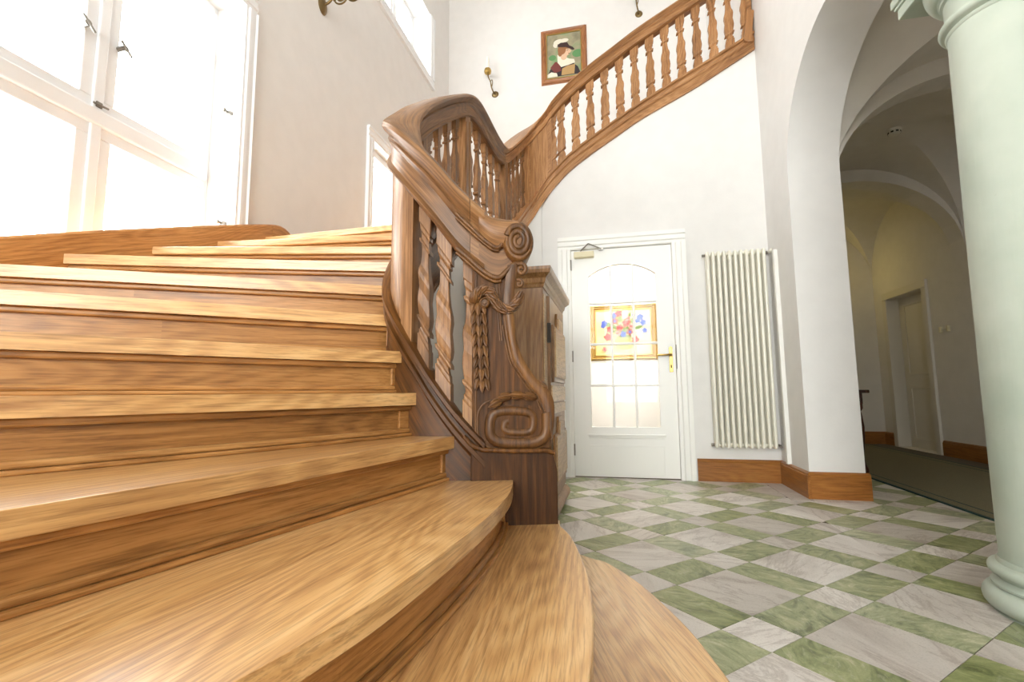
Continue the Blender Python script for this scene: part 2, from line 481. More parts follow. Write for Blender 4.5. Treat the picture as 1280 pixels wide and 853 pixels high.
# floor slab with the laid tiles as pieces
floor = struct(MB().box(XL, XC + .5, YF, YE + .1, -0.2, -0.003), 'floor', M_grout)
TO = Vector((-0.142, 2.592)); WU, NU, WV, NV = Vector((.2345, -.2405)), Vector((.1255, -.1265)), Vector((.2415, .2305)), Vector((.131, .125))
regions = [[(-0.98, 0.2), (XR, 0.2), (XR, YB), (-0.98, YB)], [(XR, 0.2), (2.27, 0.2), (2.27, YB + .6), (XR, YB + .6)]]
cuts = [(1.245, 4.0)]
ntile = 0
for i in range(-9, 9):
    for j in range(-9, 12):
        for ku in (0, 1):
            for kv in (0, 1):
                o = TO + (WU + NU) * i + (WV + NV) * j + (WU * ku) + (WV * kv)
                eu, ev = (WU, NU)[ku], (WV, NV)[kv]
                quad = [o, o + eu, o + eu + ev, o + ev]
                c = sum(quad, Vector((0, 0))) / 4
                q = [tuple(lerp(p, c, 0) + (c - p).normalized() * 0.0022) for p in quad]
                # visible part of the hall: in front of the stairs, up to the walls and the runner
                pieces = []
                a = q
                for h in ((-1, 0, 0.88), (0, -1, -0.2), (0, 1, YB - .0), (1, 0, 1.243)): a = clip_half(a, *h) if a else a
                pieces.append(a)
                a = q
                for h in ((-1, 0, -1.243), (0, -1, -0.2), (0, 1, 4.01), (1, 0, 2.262)): a = clip_half(a, *h) if a else a
                pieces.append(a)
                a = q
                for h in ((-1, 0, -1.80), (0, -1, -4.01), (0, 1, 6.2), (1, 0, 2.262)): a = clip_half(a, *h) if a else a
                pieces.append(a)
                for a in pieces:
                    if len(a) < 3 or abs(area(a)) < 0.0012: continue
                    # hidden below the lowest steps
                    cx, cy = sum(p[0] for p in a) / len(a), sum(p[1] for p in a) / len(a)
                    if cx < 0.22 - max(0, cy - 1.3) * .75 and cy < 1.72: continue
                    b = [(p[0] - cx, p[1] - cy) for p in a]
                    dz = random.uniform(-0.0008, 0.0008)
                    tz = 0.0
                    mb = MB().prism(b if area(b) > 0 else b[::-1], -0.02, 0.0 + dz)
                    mb.build('tile', M_grey if ku == kv else M_green, parent=floor, m=Matrix.Translation((cx, cy, 0)))
                    ntile += 1
for (x0, x1, y0, y1) in ((1.247, 1.383, 4.02, 4.35), (1.247, 1.383, 4.354, YB - .02), (1.39, 1.60, 4.014, 4.105), (1.604, 1.80, 4.014, 4.105)):
    cx, cy = (x0 + x1) / 2, (y0 + y1) / 2
    MB().box(x0 - cx, x1 - cx, y0 - cy, y1 - cy, -0.02, 0.001).build('border_tile', M_border, parent=floor, m=Matrix.Translation((cx, cy, 0)))

# walls
wall_with_holes('wall_left', YF, YP + .2, 0, ZC, [(1.165, 2.655, 1.40, 3.60), (4.49, 5.2, 2.1, 3.56), (4.5, 6.03, 5.38, 6.35)], XL, XL - .40, 'x', M_wall)
wall_with_holes('wall_stairwell', XL, XR + .2, 2.8, ZC, [], YP, YP + .2, 'y', M_wall)
struct(MB().box(XR, XR + .2, YB + .2, YP, 2.9, ZC), 'wall_stairwell_right', M_wall)
wall_with_holes('wall_front', XL - .4, XR, 0, ZC, [(-2.4, -.65, .4, 5.2), (-.45, 1.3, .4, 5.2)], YF, YF - .2, 'y', M_wall)  # both openings added to let daylight in from behind
struct(MB().box(XL - .4, XR + .6, YF - .2, YP + .2, ZC, ZC + .2), 'ceiling', M_wall)

# door wall below the upper flight: its top follows the string
SB = [(-.86, 2.50), (-.80, 2.63), (-.69, 2.83), (-.55, 2.99), (-.36, 3.155), (0, 3.38), (.30, 3.555), (.92, 3.865), (XR + .05, 4.17)]
poly = [(-.86, 0), (-.455, 0), (-.455, 2.275), (.565, 2.275), (.565, 0), (XR + .05, 0)] + [(x, z + .05) for x, z in reversed(SB)]
struct(MB().prism(poly, YB, YB + .2, 'y'), 'wall_back', M_wall)
# small room behind the glazed door
wall_with_holes('wall_vestibule', -1.2, 1.8, 0, 2.8, [], 6.4, 6.5, 'y', M_wall)
struct(MB().box(-1.2, -1.1, YB + .2, 6.4, 0, 2.8), 'wall_vestibule_left', M_wall)
struct(MB().box(1.7, 1.8, YB + .2, 6.4, 0, 2.8), 'wall_vestibule_right', M_wall)
struct(MB().box(-1.2, 1.8, YB + .2, 6.5, 2.8, 2.9), 'ceiling_vestibule', M_wall)

# arch wall between hall and corridor
def arch_pts(yc, a, zs, rise, n=28):
    return [(yc + a * math.cos(PI * k / n), zs + rise * math.sin(PI * k / n)) for k in range(n + 1)]
JY, AY0 = 4.13, 2.405
yc1, a1 = (JY + AY0) / 2, (JY - AY0) / 2
arch1 = arch_pts(yc1, a1, 2.58, 0.79)
arch2 = arch_pts(1.915 - a1, a1, 2.58, 0.79)
poly = [(YB + .2, 0), (YB + .2, ZC), (YF, ZC), (YF, 0), (1.915 - 2 * a1, 0)] + arch2[::-1] + arch1[::-1] + [(JY, 0)]
bm = bmesh.new()
vs = [bm.verts.new((XR, p[0], p[1])) for p in poly]
fc = bm.faces.new(vs)
ext = bmesh.ops.extrude_face_region(bm, geom=[fc])
for g in ext['geom']:
    if isinstance(g, bmesh.types.BMVert): g.co.x = XR2
bmesh.ops.triangulate(bm, faces=[f for f in bm.faces if len(f.verts) > 4])
bmesh.ops.recalc_face_normals(bm, faces=bm.faces)
me = bpy.data.meshes.new('wall_right'); bm.to_mesh(me); bm.free(); me.materials.append(M_wall)
me.polygons.foreach_set('use_smooth', [True] * len(me.polygons)); me.set_sharp_from_angle(angle=math.radians(25))
reg(bpy.data.objects.new('wall_right', me), 'wall_right', kind='structure')

# corridor shell
struct(MB().box(XR2 - .2, XR2, YB + .2, YE, 0, 3.9), 'wall_corridor_left', M_cwall)
wall_with_holes('wall_corridor_right', -3.2, YE + .1, 0, 3.9, [(7.18, 8.04, -.01, 2.14)], XC, XC + .25, 'x', M_cwall)
wall_with_holes('wall_corridor_end', XR2 - .2, XC + .1, 0, 3.9, [], YE, YE + .15, 'y', M_cwall)
XM, XH = (XR2 + XC) / 2, (XC - XR2) / 2
def vault(y0, y1):
    N = 24
    yc, yh = (y0 + y1) / 2, (y1 - y0) / 2
    prm = [math.sin(PI / 2 * (-1 + 2 * k / N)) for k in range(N + 1)]
    hz = lambda s: 2.52 + 0.98 * math.sqrt(max(0, 1 - s * s))
    v = [(XM + XH * s, yc + yh * t, max(hz(s), hz(t))) for t in prm for s in prm]
    f = []
    for j in range(N):
        for i in range(N):
            a, b, c, d = j * (N + 1) + i, j * (N + 1) + i + 1, (j + 1) * (N + 1) + i + 1, (j + 1) * (N + 1) + i
            f += [(a, b, c), (a, c, d)] if (i < N / 2) == (j < N / 2) else [(a, b, d), (b, c, d)]
    return MB().add(v, f)
def rib(y0, y1):
    n = 28
    lo = [(XM + XH * math.cos(PI * k / n), 2.45 + .90 * math.sin(PI * k / n)) for k in range(n + 1)]
    hi = [(x, z + .35 if 0 < k < n else z + .02) for k, (x, z) in enumerate(lo)]
    m = MB()
    for k in range(n):
        a, b, c, d = lo[k], lo[k + 1], (lo[k + 1][0], 3.75), (lo[k][0], 3.75)
        m.add([(a[0], y0, a[1]), (b[0], y0, b[1]), (b[0], y1, b[1]), (a[0], y1, a[1]), (c[0], y0, c[1]), (d[0], y0, d[1]), (c[0], y1, c[1]), (d[0], y1, d[1])],
              [(0, 1, 2, 3), (0, 5, 4, 1), (3, 2, 6, 7)])
    return m
vaults = [(0.1, 2.06), (2.31, 4.24), (4.49, 6.35), (6.60, YE)]
for a, b in vaults: struct(vault(a, b), 'ceiling_vault', M_cwall, smooth=20)
for a, b in ((2.06, 2.31), (4.24, 4.49), (6.35, 6.60)): struct(rib(a, b), 'ceiling_rib', M_cwall, smooth=30)
wall_with_holes('wall_corridor_front', XR2, XC, 0, 3.9, [(2.55, 3.15, 1.3, 2.1)], -3.2, -3.3, 'y', M_cwall)  # unseen window opening added to bring fill light into the corridor
struct(MB().box(2.55, 3.15, -3.262, -3.258, 1.3, 2.1), 'window_6', M_glass)
struct(MB().box(XR2, XC, -3.2, 0.1, 3.4, 3.5), 'ceiling_corridor_front', M_cwall)

# baseboards (oak board with a moulded cap)
def baseboard(name, p0, p1, h=0.2, d=0.025, flip=False, parent=None):
    a, b = Vector(p0), Vector(p1); L = (b - a).length
    rz = math.atan2(b.y - a.y, b.x - a.x)
    s = -1 if not flip else 1
    prof = [(0, 0), (s * d, 0), (s * d, h - .03), (s * (d - .006), h - .024), (s * (d - .004), h - .012), (s * (d - .016), h - .004), (s * .003, h), (0, h)]
    m = MB().prism(prof, 0, L, 'x')
    return m.build(name, w_base, kind='structure', m=Matrix.Translation((a.x, a.y, 0)) @ Matrix.Rotation(rz, 4, 'Z'))
baseboard('baseboard_back', (.69, YB), (XR, YB))
baseboard('baseboard_right', (XR, YB - .025), (XR, JY - .025))
baseboard('baseboard_pier', (XR, JY), (XR2 + .025, JY))
baseboard('baseboard_corridor_left', (XR2, JY), (XR2, YE), flip=False)
baseboard('baseboard_corridor_far', (XC, 7.06), (XC, -1.0), h=.185)
baseboard('baseboard_corridor_far_end', (XC, YE), (XC, 8.17), h=.185)
baseboard('baseboard_corridor_end', (XR2, YE), (XC, YE), h=.185)

# ------------------------------------------------------------------ windows in the left wall
def frame_rect(m, x0, x1, y0, y1, z0, z1, w, axis='x'):
    for (a, b, c, d) in ((y0, y1, z0, z0 + w), (y0, y1, z1 - w, z1), (y0, y0 + w, z0 + w, z1 - w), (y1 - w, y1, z0 + w, z1 - w)):
        if axis == 'x': m.box(x0, x1, a, b, c, d)
        else: m.box(a, b, x0, x1, c, d)
    return m
def window(name, y0, y1, z0, z1, ymid, ztr, xf, casing=.12, sash=.065, trim_sides='lrt', glass=None):
    w = struct(frame_rect(MB(), xf - .09, xf - .02, y0, y1, z0, z1, .035), name, M_sash, bevel=.004)
    if ymid: MB().box(xf - .09, xf + .002, ymid - .028, ymid + .028, z0 + .035, z1 - .035).build('mullion', M_sash, parent=w, bevel=.006)
    if ztr: MB().box(xf - .085, xf + .012, y0 + .035, y1 - .035, ztr - .045, ztr + .045).build('transom', M_sash, parent=w, bevel=.01)
    ys = [y0 + .035] + ([ymid - .026, ymid + .026] if ymid else []) + [y1 - .035]
    zs = [z0 + .035] + ([ztr - .043, ztr + .043] if ztr else []) + [z1 - .035]
    for i in range(0, len(ys), 2):
        for j in range(0, len(zs), 2):
            s = frame_rect(MB(), xf - .07, xf - .012, ys[i], ys[i + 1], zs[j], zs[j + 1], sash).build('sash', M_sash, parent=w, bevel=.006)
            MB().box(xf - .044, xf - .040, ys[i] + sash - .005, ys[i + 1] - sash + .005, zs[j] + sash - .005, zs[j + 1] - sash + .005).build('pane', glass or M_glass, parent=s)
            # the outer sash of the double window
            so = frame_rect(MB(), xf - .19, xf - .15, ys[i], ys[i + 1], zs[j], zs[j + 1], sash * .9).build('outer_sash', M_sash, parent=w, bevel=.006)
    # moulded casing on the wall face
    prof = [(0, .0), (.022, .0), (.022, .02), (.032, .03), (.032, .055), (.024, .062), (.024, .09), (.036, .1), (.036, casing), (0, casing)]
    for side in trim_sides:
        if side in 'lr':
            yy = y1 if side == 'r' else y0
            sg = 1 if side == 'r' else -1
            MB().prism([(XL + a, yy + sg * b) for a, b in prof], z0 - (.0), z1, 'z').build('casing', M_sash, parent=w)
        else:
            sg = 1 if side == 't' else -1
            zz = z1 if side == 't' else z0
            MB().prism([(XL + a, zz + sg * b) for a, b in prof], y0 - casing, y1 + casing, 'y').build('casing', M_sash, parent=w)
    return w
w1 = window('window_1', 1.165, 2.655, 1.40, 3.60, 1.91, 2.335, -2.74, casing=.10)
w2 = window('window_2', 4.49, 5.2, 2.1, 3.56, None, None, -2.60, casing=.12, sash=.05)
w3 = window('window_3', 4.5, 6.03, 5.38, 6.35, 5.4, None, -2.78, casing=.14, trim_sides='lrb')
def handle(parent, x, y, z, mat, l=.11, d=1):
    m = MB().tube([(x, y, z), (x + .045, y, z)], .011, 10).tube([(x + .04, y, z), (x + .042, y + .02 * d, z - .02), (x + .04, y + .03 * d, z - l)], .008, 8)
    m.box(x - .002, x + .008, y - .014, y + .014, z - .04, z + .04)
    return m.build('window_handle', mat, parent=parent, smooth=40)
handle(w2, -2.61, 4.53, 2.94, M_paint)
for yy in (1.80, 2.0):
    m = MB().tube([(-2.75, yy, 2.80), (-2.70, yy, 2.80)], .018, 10).tube([(-2.70, yy - .03, 2.83), (-2.698, yy + .035, 2.765)], .007, 8)
    m.build('window_handle', M_steel, parent=w1, smooth=40)
for zz in (1.98, 2.78):   # little shutter catches on the reveal
    m = MB().box(-2.62, -2.585, 2.62, 2.655, zz - .012, zz + .012).tube([(-2.605, 2.65, zz), (-2.605, 2.60, zz)], .009, 8).ball((-2.605, 2.60, zz), .015, .012, .015, 10, 6)
    m.build('shutter_catch', M_steel, parent=w1, smooth=40)
m = MB().box(-2.745, -2.73, 1.895, 1.925, 2.39, 2.42).tube([(-2.735, 1.88, 2.405), (-2.72, 1.95, 2.40)], .006, 8)
m.build('bolt', M_steel, parent=w1, smooth=40)
for zz in (1.85, 3.2): MB().tube([(-2.735, 2.60, zz - .05), (-2.735, 2.60, zz + .05)], .009, 8).build('hinge', M_paint, parent=w1, smooth=40)
for k, x0 in enumerate((-2.4, -.45)):  # unseen hall windows, added and sized to light the hall from behind
    fill_win = struct(frame_rect(MB(), YF - .14, YF - .07, x0, x0 + 1.75, .4, 5.2, .07, 'y'), 'window_%d' % (4 + k), M_paint)
    MB().box(x0 + .845, x0 + .905, YF - .13, YF - .08, .47, 5.13).build('mullion', M_paint, parent=fill_win)
    MB().box(x0 + .07, x0 + 1.68, YF - .13, YF - .08, 2.9, 2.96).build('transom', M_paint, parent=fill_win)
    MB().box(x0 + .07, x0 + 1.68, YF - .103, YF - .099, .47, 5.13).build('pane', M_glass, parent=fill_win)

# ------------------------------------------------------------------ glazed door in the back wall
door = struct(MB().box(-.455, -.435, YB - .01, YB + .1, 0, 2.275).box(.545, .565, YB - .01, YB + .1, 0, 2.275).box(-.435, .545, YB - .01, YB + .1, 2.255, 2.275), 'door_1', M_paint)
prof = [(0, 0), (.02, 0), (.02, .025), (.032, .035), (.032, .075), (.042, .085), (.042, .122), (0, .122)]
for sx, xx in ((-1, -.44), (1, .55)):
    MB().prism([(xx + sx * b, YB - a) for a, b in prof], 0, 2.26, 'z').build('casing', M_paint, parent=door)
MB().prism([(YB - a, 2.26 + b) for a, b in prof], -.562, .672, 'x').build('casing', M_paint, parent=door)
DY0, DY1 = YB + .012, YB + .055
gx0, gx1, gz0, gzs, gzc = -.262, .383, .478, 1.975, 2.085
# leaf: outline with an arched glazed opening
def seg_arch(x0, x1, zs, zc, n=16):
    c = (x1 - x0) / 2; h = zc - zs; rr = (c * c + h * h) / (2 * h); mx = (x0 + x1) / 2; th = math.asin(c / rr)
    return [(mx + rr * math.sin(lerp(th, -th, k / n)), zc - rr + rr * math.cos(lerp(th, -th, k / n))) for k in range(n + 1)]
bm = bmesh.new()
outer = [(-.431, .008), (.541, .008), (.541, 2.25), (-.431, 2.25)]
inner = [(gx0, gz0), (gx1, gz0)] + seg_arch(gx0, gx1, gzs, gzc)
def loop(pts, y): 
    vs = [bm.verts.new((x, y, z)) for x, z in pts]
    return vs, [bm.edges.new((vs[i], vs[(i + 1) % len(vs)])) for i in range(len(vs))]
vo, eo = loop(outer, DY0); vi, ei = loop(inner, DY0)
bmesh.ops.triangle_fill(bm, edges=eo + ei, use_beauty=True)
ex = bmesh.ops.extrude_face_region(bm, geom=list(bm.faces))
for g in ex['geom']:
    if isinstance(g, bmesh.types.BMVert): g.co.y = DY1
bmesh.ops.recalc_face_normals(bm, faces=bm.faces)
me = bpy.data.meshes.new('door_leaf'); bm.to_mesh(me); bm.free(); me.materials.append(M_paint)
leaf = reg(bpy.data.objects.new('door_leaf', me), 'door_leaf', parent=door)
xs = [gx0, lerp(gx0, gx1, 1 / 3), lerp(gx0, gx1, 2 / 3), gx1]
zs = [gz0, .879, 1.287, 1.700, gzc]
for x in xs[1:3]: MB().box(x - .011, x + .011, DY0 - .002, DY1 - .008, gz0, gzc - .012).build('glazing_bar', M_paint, parent=leaf, bevel=.004)
for z in zs[1:4]: MB().box(gx0, gx1, DY0 - .003, DY1 - .009, z - .011, z + .011).build('glazing_bar', M_paint, parent=leaf, bevel=.004)
arch = seg_arch(gx0, gx1, gzs, gzc, 18)
az = lambda x: next(lerp(arch[i][1], arch[i + 1][1], (x - arch[i][0]) / (arch[i + 1][0] - arch[i][0])) for i in range(18) if arch[i + 1][0] - 1e-6 <= x <= arch[i][0] + 1e-6)
for i in range(3):
    for j in range(4):
        if j < 3: pl = [(xs[i], zs[j]), (xs[i + 1], zs[j]), (xs[i + 1], zs[j + 1]), (xs[i], zs[j + 1])]
        else: pl = [(xs[i], zs[j]), (xs[i + 1], zs[j])] + [(lerp(xs[i + 1], xs[i], k / 5), az(lerp(xs[i + 1], xs[i], k / 5))) for k in range(6)]
        MB().prism(pl, DY0 + .018, DY0 + .022, 'y').build('pane', M_glass, parent=leaf)
m = frame_rect(MB(), DY0 - .004, DY0, gx0 - .02, gx1 + .02, gz0 - .02, gzs, .02, 'y')
MB().box(-.30, .425, DY0 - .022, DY0, .392, .412).box(-.29, .415, DY0 - .012, DY0, .372, .392).build('weather_bar', M_paint, parent=leaf, bevel=.004)
MB().box(-.285, .41, DY0 - .008, DY0, .30, .306).box(-.285, -.279, DY0 - .008, DY0, .03, .3).box(.404, .41, DY0 - .008, DY0, .03, .3).build('panel_moulding', M_paint, parent=leaf)
MB().box(-.279, .404, DY0 - .005, DY0, .02, .298).build('panel', M_paint, parent=leaf, bevel=.004)
for z in (2.10, 1.17, .26):
    MB().tube([(-.438, DY0 - .012, z - .055), (-.438, DY0 - .012, z + .055)], .011, 10).build('hinge', M_steel, parent=door, smooth=40)
hp = MB().prism([(.482, 1.0), (.515, 1.0), (.515, 1.235), (.498, 1.25), (.482, 1.235)], DY0 - .008, DY0, 'y').build('handle_plate', M_gold, parent=leaf, bevel=.003)
MB().tube([(.498, DY0, 1.165), (.498, DY0 - .05, 1.165), (.485, DY0 - .058, 1.165), (.39, DY0 - .055, 1.163), (.375, DY0 - .05, 1.16)], .009, 10).ball((.498, DY0 - .01, 1.165), .016, .012, .016).build('lever', M_gold, parent=hp, smooth=40)
MB().box(.492, .504, DY0 - .011, DY0 - .006, 1.04, 1.07).build('keyhole', M_dark, parent=hp)
MB().box(.545, .56, YB - .014, YB - .008, 1.03, 1.26).build('strike_plate', M_dark, parent=door)
cl = MB().box(-.40, -.20, DY0 - .055, DY0, 2.165, 2.225).build('door_closer', M_beige, parent=leaf, bevel=.005)
MB().tube([(-.33, DY0 - .03, 2.225), (-.33, DY0 - .03, 2.24), (-.25, DY0 - .09, 2.29)], .006, 8).tube([(-.25, DY0 - .09, 2.29), (-.13, YB - .03, 2.245)], .006, 8).box(-.15, -.11, YB - .03, YB - .01, 2.235, 2.255).build('closer_arm', M_steel, parent=cl, smooth=40)

# ------------------------------------------------------------------ corridor door
d2 = struct(frame_rect(MB(), XC - .03, XC + .14, 7.085, 8.135, -.1, 2.25, .105, 'x'), 'door_2', M_cdoor, bevel=.008)
lf = MB().box(XC + .14, XC + .18, 7.17, 8.05, -.004, 2.15).build('door_leaf', M_cdoor, parent=d2)
for (z0, z1) in ((.1, .86), (1.02, 2.04)):
    frame_rect(MB(), XC + .128, XC + .14, 7.30, 7.92, z0, z1, .03, 'x').build('panel_moulding', M_cdoor, parent=lf, bevel=.006)

# ------------------------------------------------------------------ plan of the balustrade (shared by string, rail, steps)
#        x      y     rail_bot rail_top str_top str_bot
PATH = [(-.515, 1.812, 1.285, 1.545, .640, .20),
        (-.60, 1.788, 1.355, 1.630, .735, .25),
        (-.70, 1.772, 1.490, 1.760, .875, .35),
        (-.79, 1.772, 1.612, 1.865, 1.030, .50),
        (-.865, 1.800, 1.725, 1.965, 1.170, .66),
        (-.915, 1.865, 1.820, 2.040, 1.290, .85),
        (-.942, 1.965, 1.940, 2.140, 1.420, 1.05),
        (-.95, 2.10, 2.075, 2.265, 1.555, 1.20),
        (-.95, 2.25, 2.205, 2.385, 1.680, 1.335),
        (-.95, 2.42, 2.340, 2.515, 1.810, 1.48),
        (-.95, 2.60, 2.475, 2.640, 1.935, 1.62),
        (-.95, 2.78, 2.595, 2.755, 2.030, 1.74),
        (-.95, 2.95, 2.670, 2.825, 2.085, 1.81),
        (-.95, 3.15, 2.700, 2.852, 2.100, 1.84),
        (-.95, 3.50, 2.715, 2.868, 2.110, 1.85),
        (-.95, 3.78, 2.765, 2.918, 2.140, 1.87),
        (-.947, 3.95, 2.850, 3.005, 2.225, 1.95),
        (-.93, 4.20, 3.030, 3.190, 2.420, 2.15),
        (-.89, 4.50, 3.275, 3.440, 2.660, 2.43),
        (-.82, 4.67, 3.440, 3.610, 2.830, 2.61),
        (-.70, 4.755, 3.590, 3.760, 3.020, 2.80),
        (-.56, 4.775, 3.760, 3.925, 3.165, 2.96),
        (-.40, 4.775, 3.915, 4.075, 3.305, 3.11),
        (-.20, 4.775, 4.065, 4.225, 3.440, 3.25),
        (.05, 4.775, 4.230, 4.388, 3.595, 3.405),
        (.33, 4.775, 4.410, 4.568, 3.765, 3.573),
        (.80, 4.775, 4.670, 4.825, 4.010, 3.80),
        (1.10, 4.775, 4.835, 4.990, 4.165, 3.965),
        (1.398, 4.775, 5.000, 5.155, 4.325, 4.135)]
NP = len(PATH); PER = 6
FINE = catmull(PATH, PER)
ARC = [0.0]
for i in range(1, len(FINE)): ARC.append(ARC[-1] + math.hypot(FINE[i][0] - FINE[i - 1][0], FINE[i][1] - FINE[i - 1][1]))
def at(s):
    """point on the path at plan arc length s -> (x, y, rb, rt, st, sb, tangent angle, slopes)"""
    i = max(0, min(len(ARC) - 2, next((k for k in range(len(ARC) - 1) if ARC[k + 1] >= s), len(ARC) - 2)))
    t = (s - ARC[i]) / max(1e-9, ARC[i + 1] - ARC[i])
    p = [lerp(a, b, t) for a, b in zip(FINE[i], FINE[i + 1])]
    a, b = FINE[max(0, i - 1)], FINE[min(len(FINE) - 1, i + 2)]
    th = math.atan2(b[1] - a[1], b[0] - a[0]); ds = math.hypot(b[0] - a[0], b[1] - a[1])
    return p, th, (b[2] - a[2]) / ds, (b[4] - a[4]) / ds
def s_of(y=None, x=None):
    best = None
    for k, p in enumerate(FINE):
        d = abs(p[1] - y) + (0 if p[0] < -.86 and p[1] > 1.9 else 9) if y is not None else abs(p[0] - x) + (0 if (p[1] > 4.6) == (x > -.87 or True) and p[1] > 4.6 else 9)
        if best is None or d < best[0]: best = (d, ARC[k])
    return best[1]
def s_low(x):
    return min(((abs(p[0] - x) if p[1] < 1.82 else 9), ARC[k]) for k, p in enumerate(FINE))[1]
def sweep(s0, s1, sec, n=None):
    """sec(p) -> list of (lateral, z); lateral + is to the right of the direction of travel (well side)"""
    ss = [s0] + [a for a in ARC if s0 + 1e-4 < a < s1 - 1e-4] + [s1]
    rows = []
    for s in ss:
        p, th, _, _ = at(s)
        nx, ny = math.sin(th), -math.cos(th)
        rows.append([(p[0] + nx * a, p[1] + ny * a, z) for a, z in sec(p)])
    return MB().grid(rows, closed=True)
def rail_sec(p):
    b, h = p[2], p[3] - p[2]
    half = [(.034, 0), (.05, .03), (.058, .08), (.05, .13), (.042, .17), (.042, .5), (.050, .54), (.056, .60), (.050, .65), (.058, .70), (.074, .76), (.084, .84), (.080, .93), (.060, .985)]
    return [(a, b + h * t) for a, t in half] + [(-a, b + h * t) for a, t in reversed(half)]
def str_sec(p):
    t, b = p[4], p[5]
    half = [(.042, 0), (.068, -.010), (.068, -.030), (.047, -.042), (.047, -.066), (.060, -.076), (.060, -.098), (.044, -.114)]
    return [(a, t + z) for a, z in half] + [(.046, b + .03), (.052, b + .02), (.052, b), (-.052, b), (-.052, b + .02), (-.046, b + .03)] + [(-a, t + z) for a, z in reversed(half)]

# spandrel wall under the string of the lower and middle run
sA, sEnd = 0.0, ARC[-1]
s_corner = s_of(x=-.86)
struct(sweep(0.02, s_of(x=-.74), lambda p: [(.040, 0.0), (.040, p[5] + .06), (-.040, p[5] + .06), (-.040, 0.0)]), 'wall_stair', M_wall, smooth=30)

# ================================================================== STAIRCASE
stairs = thing('staircase', 'wide honey oak staircase of winding steps below the tall left window', 'staircase', (-1.2, 1.2, 0))
NOSE = {
 1: [(-.30, 2.10), (-.20, 2.045), (-.12, 1.985), (-.06, 1.945), (.052, 1.766), (.153, 1.521), (.206, 1.332), (.250, 1.10), (.275, .80), (.27, .40), (.20, -.2), (.05, -.9)],
 2: [(-.235, 1.90), (-.230, 1.838), (-.169, 1.684), (-.105, 1.41), (-.075, 1.204), (-.065, 1.05), (-.063, .876), (-.08, .55), (-.14, .1), (-.27, -.4), (-.42, -.9)],
 3: [(-.405, 1.815), (-.385, 1.735), (-.355, 1.522), (-.350, 1.191), (-.379, .801), (-.41, .618), (-.455, .45), (-.56, .1), (-.72, -.4), (-.9, -.9)],
 4: [(-.600, 1.80), (-.612, 1.745), (-.678, 1.416), (-.79, .90), (-.855, .617), (-.91, .4), (-1.02, .0), (-1.2, -.45), (-1.38, -.9)],
 5: [(-.745, 1.765), (-.765, 1.72), (-.90, 1.38), (-1.10, .95), (-1.27, .62), (-1.5, .18), (-1.75, -.35), (-1.97, -.9)],
 6: [(-.835, 1.745), (-.86, 1.70), (-1.23, 1.235), (-1.519, .890), (-2.0, .35), (XS, -.21)],
 7: [(-.93, 1.845), (-.96, 1.815), (-1.449, 1.398), (-1.852, 1.065), (XS, .525)],
 8: [(-.99, 2.0), (-1.03, 1.975), (-1.676, 1.603), (-2.243, 1.282), (XS, 1.13)],
 9: [(-1.0, 2.195), (-1.05, 2.176), (-1.8, 1.91), (XS, 1.648)],
 10: [(-1.0, 2.435), (-1.8, 2.243), (XS, 2.071)],
 11: [(-1.0, 2.655), (-1.8, 2.575), (XS, 2.502)],
 12: [(-1.0, 2.88), (-1.8, 2.90), (XS, 2.921)],
 13: [(-1.0, 3.97), (-1.8, 3.97), (XS, 3.97)]}
FN = {k: catmull(v, 6) for k, v in NOSE.items()}
def resample(pl, n):
    d = [0.0]
    for i in range(1, len(pl)): d.append(d[-1] + math.hypot(pl[i][0] - pl[i - 1][0], pl[i][1] - pl[i - 1][1]))
    out = []
    for k in range(n):
        t = d[-1] * k / (n - 1)
        i = next((j for j in range(len(d) - 1) if d[j + 1] >= t - 1e-9), len(d) - 2)
        u = (t - d[i]) / max(1e-9, d[i + 1] - d[i])
        out.append((lerp(pl[i][0], pl[i + 1][0], u), lerp(pl[i][1], pl[i + 1][1], u)))
    return out
